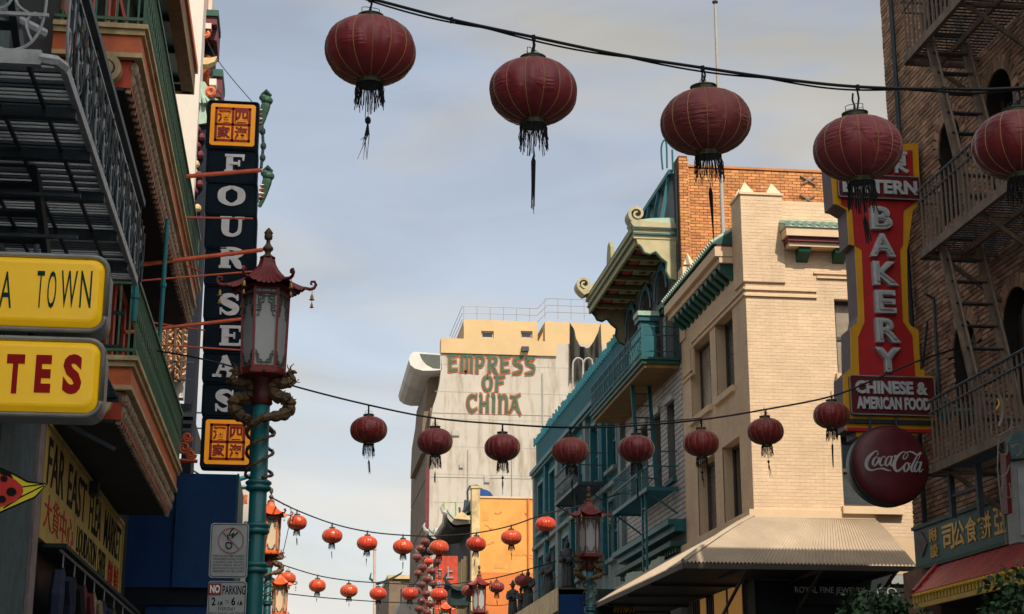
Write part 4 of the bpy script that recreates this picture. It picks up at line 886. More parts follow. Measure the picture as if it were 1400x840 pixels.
# ledge with statues
ld = thing('shop_ledge', 'long tan shop ledge projecting from the teal building, statues standing on it', 'ledge', (9.4, 52, 6.4))
build('ledge_slab', MB().box(8.1,9.2,51.6,70,6.42,6.6), m_brownpanel, ld); build('ledge_fascia', MB().box(8.06,8.1,51.55,70,5.9,6.62), m_cream, ld)
build('ledge_box', MB().box(8.12,9.3,51.6,51.9,5.0,6.58), m_blue, ld); build('ledge_corner_trim', MB().box(9.0,9.06,51.5,51.59,4.9,6.5), m_postteal, ld)
def statue(x, y, z, h, turn, hat, label):
    t = thing('statue', label, 'statue', (0,0,0), 'dark robed statues along the shop ledge')
    s = h/1.75
    prof = [(.26,0),(.27,.08),(.24,.35),(.21,.7),(.2,.95),(.235,1.2),(.24,1.34),(.17,1.44),(.075,1.48)]
    mb = MB().lathe(prof, 12, (0,0,0), 0, 1, .72)
    for k in range(9): a = k*.7; mb.bar((.24*math.cos(a),.17*math.sin(a),.02),(.2*math.cos(a),.145*math.sin(a),.9),.02)
    build('robe', mb, m_statue, t, smooth=True, local=True)
    mb = MB().blob((0,-.01,1.6),.10,.115,.135,12,10).lathe([(.055,1.44),(.05,1.5)],8); mb.bar((0,-.115,1.58),(0,-.13,1.6),.015)
    build('head', mb, m_statue, t, smooth=True, local=True)
    for sx in (-1,1):
        build('sleeve', MB().tube([(sx*.22,0,1.36),(sx*.27,-.05,1.12),(sx*.2,-.2,1.0),(sx*.05,-.27,1.04)], [.085,.1,.11,.12], 8), m_statue, t, smooth=True, local=True)
        build('hand', MB().blob((sx*.03,-.3,1.07),.04,.05,.05), m_statue, t, local=True)
    if hat == 0: build('topknot', MB().blob((0,.02,1.77),.05,.05,.06), m_statue, t, local=True)
    elif hat == 1: build('cap', MB().lathe([(.13,1.66),(.12,1.72),(.07,1.82),(.02,1.84)],10), m_statue, t, local=True)
    else: build('headdress', MB().lathe([(.12,1.62),(.14,1.7),(.05,1.9),(.02,1.95)],8).bar((-.2,0,1.72),(.2,0,1.72),.02), m_statue, t, local=True)
    build('plinth', MB().box(-.3,.3,-.25,.25,-.1,.0), m_statue, t, local=True)
    t.location = (x,y,z+.1*s); t.scale = (s,s,s); t.rotation_euler = (0,0,turn); return t
for (px, py, Y_, h, tn, hat, lab) in ((776,798,52.3,1.5,-.5,0,'rightmost and tallest robed statue on the ledge beside the far street lamp'),
      (750,814,55.6,1.42,-.9,1,'second statue from the right on the shop ledge, facing left in a long coat'),
      (722,828,60.0,1.36,-.3,0,'third statue from the right on the ledge, in front of the orange wall'),
      (712,838,62.3,.95,.2,1,'short statue between two taller ones at the far end of the ledge'),
      (701,838,64.2,1.3,-.4,2,'leftmost slender statue with pointed headdress at the far end of the ledge')):
    q = on(px, py, Y=Y_); statue(q.x, Y_, 6.6, h, tn, hat, lab)

# ================================================================== EMPRESS OF CHINA BUILDING
EY = 110.0
eb = thing('empress_building', 'tall weathered white building with Empress of China painted high on its wall', 'building', (9, EY, 0))
def e(px, py, Y=EY): p = on(px, py, Y=Y); return (p.x, Y, p.z)
prof = [(588,860),(588,600),(589,575),(592,556),(597,541),(601,524),(603,505),(603,484),(760,484),(760,470),(850,470),(850,860)]
pts = [e(*p) for p in prof]; pts[0] = (pts[1][0], EY, 0); pts[-1] = (e(850,600)[0]+14, EY, 0); pts[-2] = (pts[-1][0], EY, pts[-2][2])
build('front_wall', MB().ext(pts, (0,1.0,0)), m_conc, eb)
xw = pts[1][0]; zt_ = e(603,484)[2]
build('street_wall', MB().box(xw+.05, xw+2, EY+1.0, EY+17, 0, zt_-3.6), m_brownpanel, eb)
for k in range(7): build('stone_panel', MB().box(xw-.12, xw+.049, EY+.3, EY+16.8, 1.2+k*3.1, 1.2+k*3.1+3.0), m_brownpanel, eb)
build('corner_strip', MB().box(xw-.25, xw-.02, EY-.12, EY+.25, 0, e(588,640)[2]), m_maroon, eb)
build('body', MB().box(xw+2, xw+28, EY+1.01, EY+17, 0, zt_-.1), m_concsh, eb)
for px, py, w_, h_ in ((618,596,.5,.35),(662,660,.35,.5),(628,640,.25,.25)): q_e = e(px,py); build('wall_vent', MB().box(q_e[0],q_e[0]+w_,EY-.12,EY-.001,q_e[2],q_e[2]+h_), m_concsh, eb)
for px in (640,700,742): q_e = e(px,600); build('wall_pipe', MB().tube([(q_e[0],EY-.08,0),(q_e[0],EY-.08,21.5 if px != 742 else 27)],.05,5), m_concsh, eb)
for k in range(7): z_ = 16+k*1.9; build('joint_line', MB().box(xw+.3,xw+14,EY-.012,EY-.0005,z_,z_+.03), m_concsh, eb)
# swept eave along the street side
cv = [(603,470),(566,481),(556,500),(549,522),(546,540),(549,551),(560,556),(575,553),(584,553),(592,545),(597,530),(601,512),(603,490)]
A = [(603,484),(566,481),(561,485),(559,492),(561,499),(567,504),(578,507),(592,507),(604,506)]
build('swept_eave', MB().ext([e(*p) for p in A], (0,12,0)), m_eavepale, eb)
build('eave_end_shade', MB().ext([V3(e(*p))+V3((0,-.04,0)) for p in ((574,484),(602,486),(602,504),(592,503),(583,498),(577,491))], (0,.035,0)), m_fret, eb)
build('curved_bracket', MB().ext([e(603,499,EY+2), e(585,520,EY+2), e(583,545,EY+2), e(578,575,EY+2), e(576,620,EY+2), e(600,620,EY+2), e(606,560,EY+2)], (0,11,0)), m_brownpanel, eb)
# cornice band, penthouse, rail
a = e(603,463); b = e(603,484); c = e(745,484)
build('parapet_band', MB().box(a[0], c[0]+.8, EY-.15, EY+1.0, b[2]+.05, a[2]), m_penthouse, eb)
p0 = e(634,466,EY+3); p1_ = e(735,440,EY+3)
pf = Fr((0,EY+3,0),(1,0,0),(0,0,1),(0,-1,0))
wa = on(658,462,Y=EY+3); wb = on(675,453,Y=EY+3); wc = on(712,462,Y=EY+3); wd = on(728,453,Y=EY+3)
po = [(wa.x,wb.x,wa.z,wb.z),(wc.x,wd.x,wc.z,wd.z)]
mb = MB(); walls(mb, pf, p0[0], p1_[0], p0[2]-1, p1_[2], po, .3); mb.box(p0[0],p1_[0],EY+3.35,EY+12,p0[2]-1,p1_[2]-.01); build('penthouse', mb, m_penthouse, eb)
for o in po: window(eb, pf, o, m_concsh, m_glass, n=-.2, sash=False, fw=.1)
t0 = e(745,440,EY+2); build('stair_tower', MB().box(t0[0], t0[0]+9, EY+2, EY+12, p0[2]-3, t0[2]), m_penthouse, eb)
mb = MB()
for z_ in (0,.5,1.0): 
    q = p1_[2]+z_*1.0; mb.tube([(p0[0]-.2,EY+12,q),(p0[0]-.1,EY+3.1,q),(p1_[0],EY+3.1,q),(t0[0]+.2,EY+2.1,q+.5),(t0[0]+9,EY+2.1,q+.5)], .022, 4)
for k in range(14): x = p0[0]+k*.95; mb.tube([(x,EY+3.1,p1_[2]),(x,EY+3.1,p1_[2]+1.0)] if x < p1_[0] else [(x,EY+2.1,p1_[2]),(x,EY+2.1,p1_[2]+1.5)], .02, 4)
build('roof_railing', mb, m_metalrail, eb)
build('roof_stair', MB().bar(e(738,470,EY+2.5), e(752,440,EY+2.5), .15), m_penthouse, eb)
build('flood_lamp', MB().box(e(716,480)[0]-.2, e(716,480)[0]+.3, EY-.5, EY, e(716,482)[2], e(716,476)[2]), m_iron, eb)
q0 = e(779,440,EY-.4); q1 = e(822,440,EY-.4); q2 = e(781,500,EY-.4)
def net(a, b):
    z1_ = q0[2]-1.9*math.sin(math.pi*a)**1.0*1.0; z0_ = q2[2]-1.0
    return (q0[0]+(q1[0]-q0[0])*a, EY-.4+.25*math.sin(a*17+b*3)+.1*math.sin(a*41), z0_+(z1_-z0_)*b)
nt_ = build('netting', MB().sheet(net, 50, 16), m_net); tag(nt_, 'dark construction netting draped over the right part of the Empress wall', 'netting')
# board joints on the concrete
for z_ in (24.0, 19.6, 15.2): build('joint_line', MB().box(xw+.1, xw+16, EY-.03, EY-.001, z_, z_+.05), m_concsh, eb)
LFm = Fr((0,EY-.0,0),(1,0,0),(0,0,1),(0,-1,0))
for ex, mt, lf, nm in ((.075, m_emporange, .02, 'lettering_outline'), (0, m_empgreen, .05, 'lettering')):
    mb = MB()
    for wd_, x0_, x1_, y0_, y1_, wss in (('EMPRESS',612,732,508,489,[1,1.15,1,1.05,1,1,1]),('OF',659,690,534,515,[1,1]),('CHINA',638,711,563,542,[1,1,.5,.95,1])):
        aa = e(x0_,y0_); bb_ = e(x1_,y1_); glyphs(mb, BRUSH, wd_, LFm, aa[0], bb_[0], aa[2], bb_[2], .03, lf, ex, wss, .16)
    build(nm, mb, mt, eb)

# ================================================================== ORANGE WALLED BUILDING + PAGODA EAVES (mid distance right)
FY = 82.0
ow = thing('orange_building', 'sunlit orange stucco building below the Empress wall, between lamp and teal building', 'building', (9, FY, 0))
a = on(656,681,Y=FY); c = on(656,783,Y=FY)
build('side_wall', MB().box(a.x, 22, FY, FY+.4, c.z, a.z), m_orangewall, ow)
build('lower_side_wall', MB().box(a.x+.01, 22, FY-.02, FY+.41, 0, c.z-.01), m_orangedk, ow)
build('roof_edge', MB().box(a.x-.03, 22, FY-.05, FY+.5, a.z, a.z+.09), m_creamtrim, ow)
build('body', MB().box(a.x+.3, 22, FY+.42, FY+25, 0, a.z-.1), m_palemortar, ow)
p = on(645,668,Y=FY); build('corner_pillar', MB().box(p.x, a.x-.002, FY-.1, FY+.6, 0, p.z).box(p.x-.05,a.x+.05,FY-.15,FY+.65,p.z,p.z+.12), m_cream, ow)
rnd_ = random.Random(4)
for k in range(6):
    px, py = rnd_.uniform(662,725), rnd_.uniform(695,775); pts = [(px,py)]
    for j in range(7): px += rnd_.uniform(-2,5); py += rnd_.uniform(-2.5,3.0); pts.append((px,py))
    build('plaster_crack', MB().tube([on(x_,y_,Y=FY-.005) for x_, y_ in pts], .018, 4), m_orangedk, ow)
for x0_, y0_, x1_, y1_ in ((660,700,668,712),(700,752,716,760),(676,770,690,777)): a1 = on(x0_,y1_,Y=FY-.012); b1 = on(x1_,y0_,Y=FY-.012); build('plaster_patch', MB().box(a1.x,b1.x,FY-.012,FY-.001,a1.z,b1.z), m_orangewall2, ow)
a1 = on(722,681,Y=FY); build('wall_pipe', MB().tube([(a1.x,FY-.08,0),(a1.x,FY-.08,a1.z)],.05,6), m_orangedk, ow)
build('roof_tank', MB().blob((on(661,676,Y=FY+4).x,FY+4,a.z+.55),.55,.5,.5,12,8), m_blue, ow)
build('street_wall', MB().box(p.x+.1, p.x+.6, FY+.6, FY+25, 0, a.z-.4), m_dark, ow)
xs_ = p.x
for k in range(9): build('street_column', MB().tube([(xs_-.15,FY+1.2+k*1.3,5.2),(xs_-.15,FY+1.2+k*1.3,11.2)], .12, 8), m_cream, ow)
def pag_roof(px0, pxt, py_e, Yn, dpt, par, rise=.5, mat=m_concsh, green=m_verd):
    """eave projecting to the left from the facade with an upturned outer corner"""
    q = on(px0, py_e, Y=Yn); xo = q.x; z = q.z; xi = xs_+.1
    def f(a, b): x = xi+(xo-xi)*a; up = max(0,a-.62)**2*3.2*(1 if b < .12 or b > .88 else .3); return (x, Yn+dpt*b, z+rise*(1-a)+up)
    build('eave_roof', MB().sheet(lambda a, b: (f(a,b)[0], f(a,b)[1], f(a,b)[2]+.5*(1-a)), 16, 20), green, par)
    build('eave_under', MB().sheet(lambda a, b: (f(a,b)[0], f(a,b)[1], f(a,b)[2]-.3), 16, 20), m_dark, par)
    pts = [V3(f(k/14,0)) for k in range(15)]
    build('eave_edge', MB().ext([p+V3((0,-.1,.14)) for p in pts]+[p+V3((0,-.1,-.16)) for p in reversed(pts)], (0,.2,0)), mat, par)
    build('eave_edge', MB().ext([p+V3((0,-.16,.24)) for p in pts]+[p+V3((0,-.16,.15)) for p in reversed(pts)], (0,.3,0)), m_copper, par)
    build('street_edge', MB().tube([f(1,k/14) for k in range(15)], .16, 6), mat, par)
    e_ = V3(f(1,0)); build('eave_tip', MB().tube([e_, e_+V3((-.2,0,.08)), e_+V3((-.3,0,.3)), e_+V3((-.22,0,.5))], [.14,.11,.08,.04], 6), mat, par)
    n = 12
    for k in range(n): build('roof_tile', MB().tube([V3(f(j/5,(k+.5)/n))+V3((0,0,.04+.5*(1-j/5))) for j in range(6)], .08, 5), green, par)
pag_roof(611,0,715,FY+.3,7,ow,.15, m_concsh, m_fret)
pag_roof(586,0,738,FY+13,9,ow,.6, m_concsh, m_fret)
tr = on(628,690,Y=FY+1); PD = lambda *l: [on(x_,y_,Y=FY-.2) for x_, y_ in l]
build('pediment', MB().ext(PD((619,709),(631,699),(643,708),(643,711)), (0,.3,0)), m_cream, ow)
build('dark_gable', MB().ext([on(x_,y_,Y=FY+1.2) for x_, y_ in ((646,684),(646,712),(628,712),(633,700))], (0,3,0)), m_fret, ow)
build('roof_frame', MB().tube([on(630,702,Y=FY+3),on(637,696,Y=FY+3),on(644,684,Y=FY+3)],.06,5).tube([on(635,700,Y=FY+4),on(637,684,Y=FY+4)],.09,5).tube([on(629,702,Y=FY+4),on(628,694,Y=FY+4)],.06,5).tube([on(640,700,Y=FY+5),on(639,672,Y=FY+5),on(642,665,Y=FY+5),on(652,664,Y=FY+5),on(662,672,Y=FY+5)],.06,6), m_iron, ow)
build('green_hoop', MB().tube([on(607,735,Y=FY+9),on(607,687,Y=FY+9),on(623,687,Y=FY+9),on(623,720,Y=FY+9)],.05,5), M('lime_pipe',(.25,.42,.08),.5), ow)
qa = on(622,762,Y=FY-.5); rb = thing('red_banner_sign', 'tall dark red vertical sign with white characters left of the orange wall', 'sign', (qa.x, FY+2, 9))
q0_ = on(596,760,Y=FY-.3); q1_ = on(625,870,Y=FY-.3)
build('banner', MB().box(q0_.x, q1_.x, FY-.3, FY-.15, q1_.z, q0_.z), m_red, rb)
mb = MB(); BF = Fr((0,FY-.3,0),(1,0,0),(0,0,1),(0,-1,0))
for i, (ch, cx0_, cx1_, cy0_, cy1_) in enumerate((('上',606,620,775,791),('海',606,620,797,813),('樓',606,620,818,834),('酒',597,604,778,790),('家',597,604,794,806))): aa = on(cx0_,cy1_,Y=FY-.3); bb_ = on(cx1_,cy0_,Y=FY-.3); text(mb, ch, BF, aa.x, bb_.x, aa.z, bb_.z, .05, .02, lift=.01)
build('banner_characters', mb, m_signrim, rb)
# dark pagoda balcony roof
g = on(622,800,Y=78); pb = thing('dark_pagoda_hood', 'dark green pagoda shaped hood below the red vertical sign', 'hood', (g.x+.5,78,g.z))
build('hood_roof', MB().sheet(lambda a, b: (g.x-.4+1.1*a, 77+2.5*b, g.z-.35+.3*math.sin(math.pi*b)+.7*abs(a-.5)**2.2*2), 16, 8), m_darkgreen, pb)
build('hood_base', MB().box(g.x-.25,g.x+.6,77.3,79.3,g.z-1.0,g.z-.2), m_darkgreen, pb)
def fry(x, z): return MB().tube([(x,77,z),(x-.25,77,z+.3),(x-.1,77,z+.55)],[.1,.08,.03],5)
build('hood_tip', fry(g.x-.35,g.z-.1), m_darkgreen, pb)

# ================================================================== FAR END OF THE STREET
fb = thing('far_corner_building', 'small distant stone building with pale parapet at the street end', 'building', (9,150,0))
a = on(545,792,Y=150); b = on(567,795,Y=150)
build('wall', MB().box(a.x-.9, a.x+12, 150, 175, 0, a.z), m_brownpanel, fb)
build('parapet', MB().box(a.x-1.0, a.x+12, 149.7, 175, a.z, a.z+.35), m_cream, fb)
build('window', MB().box(a.x-.6,a.x+.3,149.9,149.99,a.z-2.4,a.z-.9).box(a.x+1,a.x+1.9,149.9,149.99,a.z-2.4,a.z-.9), m_glass, fb)
fg = thing('far_green_roof', 'tiny green tiled roof corner on the distant street end building', 'roof', tuple(on(532,790,Y=146)))
q = on(530,790,Y=146); build('roof_slope', MB().sheet(lambda a, b: (q.x-1.1+2.4*a, 145+3*b, q.z-.5+1.0*a**1.6), 8, 4), m_copper, fg); build('roof_curl', MB().tube([(q.x-1.1,145,q.z-.5),(q.x-1.6,145,q.z-.2),(q.x-1.5,145,q.z+.3)],[.16,.12,.05],6), m_verd, fg)
build('roof_post', MB().box(q.x+.1,q.x+1.1,145.2,147,q.z-6,q.z-.4), m_brownpanel, fg)
f2 = thing('curved_gable_building', 'distant grey building with a swept gable beside the hanging lantern column', 'building', (8.5,118,0))
q = on(560,792,Y=118)
build('gable', MB().ext([(q.x+4,118,0),(q.x-1.2,118,0),(q.x-1.2,118,q.z-3.2),(q.x-.6,118,q.z-1.6),(q.x+.5,118,q.z-.3),(q.x+1.0,118,q.z),(q.x+4,118,q.z)], (0,8,0)), m_concsh, f2)
fp2 = thing('far_flagpole', 'thin pale distant flagpole standing against the sky left of the Empress building', 'flagpole', tuple(on(512,860,Y=140)))
build('pole', MB().tube([on(512,860,Y=140), on(512,752,Y=140)], .12, 8), M('pinkish_pole',(.6,.45,.38),.6), fp2)
build('pole_cap', MB().blob(on(512,751,Y=140),.18,.18,.18), m_cream, fp2)

# ================================================================== OFFICE TOWER BEHIND THE CAMERA (unseen, sized and placed to shade the near street)
tw = thing('unseen_shade_tower', 'unseen dark stone office tower behind the camera at right, shaped to shade the street', 'building', (17, -50, 0))
build('tower_body', MB().box(8, 26.2, -60, -40, 0, 98), m_tower, tw)
mb = MB()
for k in range(30): mb.box(7.9, 26.3, -39.99, -39.9, 3+k*3.15, 4.6+k*3.15)
build('window_bands', mb, m_glass, tw)

# ================================================================== LEFT: RED BALCONY BUILDING
LX = -3.2
lb = thing('red_balcony_building', 'dark building on the left with red painted balconies and green railings', 'building', (LX, 20, 0))
lops = []
for k in range(5):
    y = 19.8+k*2.4
    for z0_ in (6.5, 10.6): lops.append((y, y+1.3, z0_, z0_+2.6))
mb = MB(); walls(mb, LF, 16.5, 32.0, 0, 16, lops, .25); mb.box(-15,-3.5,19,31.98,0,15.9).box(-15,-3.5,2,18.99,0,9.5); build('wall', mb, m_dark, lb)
for i, o in enumerate(lops):
    window(lb, LF, o, m_teal if i % 2 else m_cream, m_glass, n=-.14, cols=2, fw=.07)
    build('door_surround', MB().box(LX, LX+.05, o[0]-.28, o[0]-.02, o[2], o[3]+.2).box(LX, LX+.05, o[1]+.02, o[1]+.28, o[2], o[3]+.2).box(LX, LX+.05, o[0]-.019, o[1]+.019, o[3]+.02, o[3]+.2), m_red, lb)
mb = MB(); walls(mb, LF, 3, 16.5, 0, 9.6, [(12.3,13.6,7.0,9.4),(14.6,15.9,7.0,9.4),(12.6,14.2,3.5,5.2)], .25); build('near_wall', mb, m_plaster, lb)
for o in ((12.3,13.6,7.0,9.4),(14.6,15.9,7.0,9.4)): window(lb, LF, o, m_signrim, m_glass, n=-.14, cols=2)
build('near_pilaster', MB().box(LX, LX+.12, 17.2, 19.45, 3.0, 6.0), m_plaster, lb)
build('pink_pilaster', MB().box(LX, LX+.16, 19.46, 19.85, 2.0, 6.0), m_pinkstone, lb)
build('pilaster_cap', MB().box(LX, LX+.24, 17.0, 19.95, 5.45, 5.6), m_plaster, lb)

def red_balcony(y0, y1, xo, z, label, rail_h=.95, posts=True):
    t = thing('red_balcony', label, 'balcony', (LX, (y0+y1)/2, z), 'red balconies with green railings')
    # layered fascia, returns at the near end
    def band(name, o, za, zb_, mat): build(name, MB().box(xo-o-.1 if False else LX, xo+o, y0-o, y0-o+.1, za, zb_).box(xo+o-.1, xo+o, y0-o+.1, y1+o, za, zb_), mat, t)
    band('top_moulding', .06, z-.06, z, m_cream); band('second_moulding', .02, z-.13, z-.062, m_cream); band('red_fascia', -.02, z-.36, z-.132, m_redlt)
    band('lower_moulding', .0, z-.42, z-.362, m_cream); band('frieze', -.12, z-.78, z-.422, m_red)
    build('floor_slab', MB().box(LX, xo-.03, y0+.1, y1, z-.3, z-.005), m_darkgreen, t)
    build('soffit', MB().box(LX, xo-.2, y0+.1, y1, z-.82, z-.78), m_dark, t)
    for x in (LX+.28, xo-.42): curl('scroll_volute', x, y0+.04, z-.60, .17, m_cream, t, 1.7, .16, 90, .04)
    y = y0+.15; k = 0
    while y < y1:
        mb = MB().blob((xo-.1,y,z-.52),.06,.07,.09,6,5).blob((xo-.13,y+.05,z-.66),.06,.08,.08,6,5).bar((xo-.1,y,z-.5),(xo-.16,y+.03,z-.83),.03)
        build('carved_bracket', mb, m_carve, t); y += .235; k += 1
    zr_ = z+rail_h
    build('handrail', MB().bar((xo,y0,zr_),(xo,y1,zr_),.03,.025).bar((LX,y0,zr_),(xo,y0,zr_),.03,.025), m_cream if rail_h < .9 else m_railgreen, t)
    build('bottom_rail', MB().bar((xo,y0,z+.08),(xo,y1,z+.08),.02).bar((LX,y0,z+.08),(xo,y0,z+.08),.02), m_railgreen, t)
    mb = MB(); y = y0; k = 0
    while y < y1-.2:
        # interlocking lattice: vertical, diamond, small ring
        barpiece('baluster', (xo,y,z), (xo,y,zr_), .024, m_railgreen, t)
        c = V3((xo,y+.12,z+rail_h*.5)); mb.bar(c+V3((0,-.11,0)),c+V3((0,0,.2)),.01).bar(c+V3((0,0,.2)),c+V3((0,.11,0)),.01).bar(c+V3((0,.11,0)),c+V3((0,0,-.2)),.01).bar(c+V3((0,0,-.2)),c+V3((0,-.11,0)),.01)
        mb.bar(c+V3((0,0,.2)),c+V3((0,0,rail_h*.5-.02)),.01).bar(c+V3((0,0,-.2)),c+V3((0,0,-rail_h*.5+.08)),.01); y += .24
    x = LX+.1
    while x < xo: mb.bar((x,y0,z),(x,y0,zr_),.012); x += .13
    build('lattice', mb, m_railgreen, t)
    return t
red_balcony(19.1, 31.0, -2.12, 10.25, 'upper long red balcony with carved brackets seen from below at the upper left')
red_balcony(20.3, 28.7, -2.12, 6.35, 'lower long red balcony with green lattice railing, above the blue canvas awning')
# roof eave with teal underside
re_ = thing('roof_eave', 'orange edged overhanging roof eave with dark teal underside at the upper left', 'eave', (LX, 26, 14.5))
build('eave_soffit', MB().box(LX, -2.45, 19, 31, 14.36, 14.42), m_teal, re_)
for k in range(9): build('soffit_beam', MB().box(LX, -2.5, 19.3+k*1.4, 19.38+k*1.4, 14.26, 14.358), m_tealtrim, re_)
build('eave_fascia', MB().box(-2.62, -2.44, 19, 31, 14.24, 14.355).box(-2.44, -2.38, 19, 31.05, 14.24, 14.8).box(LX, -2.44, 30.9, 31.05, 14.24, 14.8), m_soffit, re_)
build('eave_edge', MB().box(-2.38, -2.33, 19, 31.08, 14.7, 14.85), m_redlt, re_)
# teal pipes between the balconies
for (pa, pb, Y_, lab) in (((229,300),(217,482),24.2,'teal vertical pipe running between the two red balconies'),((187,370),(183,440),19.4,'short teal pipe at the near corner of the lower red balcony')):
    a = on(*pa, Y=Y_); b = on(*pb, Y=Y_); o = build('drain_pipe', MB().tube([a,b],.035,8).lathe([(.05,-.03),(.05,.03)],8,((a.x+b.x)/2,Y_,(a.z+b.z)/2)), m_teal); tag(o, lab, 'pipe')
o = build('teal_duct', MB().tube([(-3.1,19.4,9.0),(-2.5,19.4,8.95)],[.14,.14],10).lathe([(.16,-.02),(.16,.04)],10,(-2.5,19.4,8.93)), m_teal); tag(o, 'teal round lamp duct hanging under the upper red balcony', 'duct')
# a hanging figure cluttered shelf under lower balcony: ceiling junction boxes
o = build('junction_box', MB().box(-3.12,-2.95,24.5,24.75,5.25,5.45).tube([(-3.12,21,5.5),(-3.12,26,5.5)],.02), m_iron); tag(o, 'grey junction box with conduit below the lower red balcony', 'box')

# ------------------------------------------------------------------ near ornate fire balcony (black iron)
nb_ = thing('iron_fire_balcony', 'large black iron fire balcony with ornate scroll railing at the top left', 'fire escape', (LX, 15, 6.7))
bx0, bx1, by0, by1 = -3.15, -1.93, 12.0, 18.2; bz = 6.72
build('edge_beam', MB().bar((bx1,by0+.15,bz),(bx1,by1,bz),.025,.045).bar((bx0-2.2,by0,bz),(bx1-.15,by0,bz),.03,.06).tube([(bx1-.17,by0,bz),(bx1-.05,by0+.03,bz),(bx1,by0+.16,bz)],.045,6), m_iron_lt, nb_)
for y in (12.9,13.9,15.0,16.2,17.3): build('cross_beam', MB().box(bx0, bx1, y, y+.09, bz-.12, bz-.03), m_iron, nb_)
for x in (-2.95,-2.55,-2.2): build('long_beam', MB().box(x, x+.03, by0, by1, bz-.05, bz-.02), m_iron, nb_)
y = by0+.08
while y < by1: piece('slat', ((bx0+bx1)/2-.02, y, bz), (bx1-bx0, .034, .02), m_iron_lt if random.random() < .5 else m_iron, nb_); y += .082
# left continuation of the floor behind the yellow signs
zr_ = bz+.92
build('top_rail', MB().bar((bx1+.02,by0+.1,zr_),(bx1+.02,by1,zr_),.035).bar((bx0-2,by0,zr_),(bx1,by0,zr_),.03), m_iron, nb_)
build('under_rail', MB().bar((bx1,by0+.1,zr_-.12),(bx1,by1,zr_-.12),.014).bar((bx0-2,by0,zr_-.14),(bx1,by0,zr_-.14),.014).bar((bx0-2,by0,bz+.36),(bx1-.12,by0,bz+.36),.014), m_iron_lt, nb_)
for k in range(5):
    y = by1-.05-k*1.45
    barpiece('rail_post', (bx1,y,bz), (bx1,y,zr_), .035, m_iron, nb_)
def scrollwork(P):   # P(a,b): a along 0..1.0 (width), b up 0..1
    mb = MB(); r = .0125
    def T(pts): mb.tube([P(*q) for q in cr(pts,4)], r, 5)
    T([(.06,.86),(.06,.4),(.2,.12),(.5,.02),(.8,.12),(.94,.4),(.94,.86)])
    T([(.3,.9),(.44,.82),(.5,.66),(.44,.5),(.28,.42)]); T([(.7,.9),(.56,.82),(.5,.66),(.56,.5),(.72,.42)])
    T([(.06,.66),(.5,.66),(.94,.66)]); T([(.2,.12),(.3,.3),(.2,.42),(.1,.36)]); T([(.8,.12),(.7,.3),(.8,.42),(.9,.36)])
    return mb
y = by0+.15
while y < by1-.3:
    build('scroll_panel', scrollwork(lambda a, b: V3((bx1, y+.62*a, bz+.03+.82*b))), m_iron_lt, nb_); 
    build('scroll_panel', scrollwork(lambda a, b: V3((bx1+.012, y+.31+.62*a, bz+.03+.82*b))), m_iron, nb_); y += .63
x = bx1-.12
while x > bx0-1.5:
    build('scroll_panel', scrollwork(lambda a, b: V3((x-.55*a, by0, bz+.04+.8*b))), m_iron_lt, nb_); x -= .56
# lower stair and landing beyond the floor (seen through it)
build('stair_stringer', MB().bar((-3.0,12.3,7.9),(-3.0,17.5,5.2),.03,.08).bar((-2.5,12.3,7.9),(-2.5,17.5,5.2),.03,.08), m_iron, nb_)
for k in range(16): f = (k+.5)/16; piece('stair_tread', (-2.75, 12.3+5.2*f, 7.9-2.7*f), (.5,.16,.02), m_iron, nb_)
build('ceiling_pipe', MB().tube([(-5,13.0,7.55),(-2.6,13.0,7.55),(-2.3,13.3,7.5)],.05,8).lathe([(.07,-.1),(.07,.1)],8,(-2.9,13.0,7.5)), m_iron_lt, nb_)
nb2 = small_platform(-3.15, -2.0, 14.0, 18.0, 5.35, 'smaller iron landing under the big black fire balcony, behind the yellow signs', m_iron)
o = build('hook_bracket', MB().tube([(-2.5,18.6,8.4),(-2.2,18.6,8.42),(-2.2,18.6,8.0),(-2.0,18.6,8.0)],.02,6), m_iron_lt); tag(o, 'small bent metal hook beside the black iron railing', 'bracket')

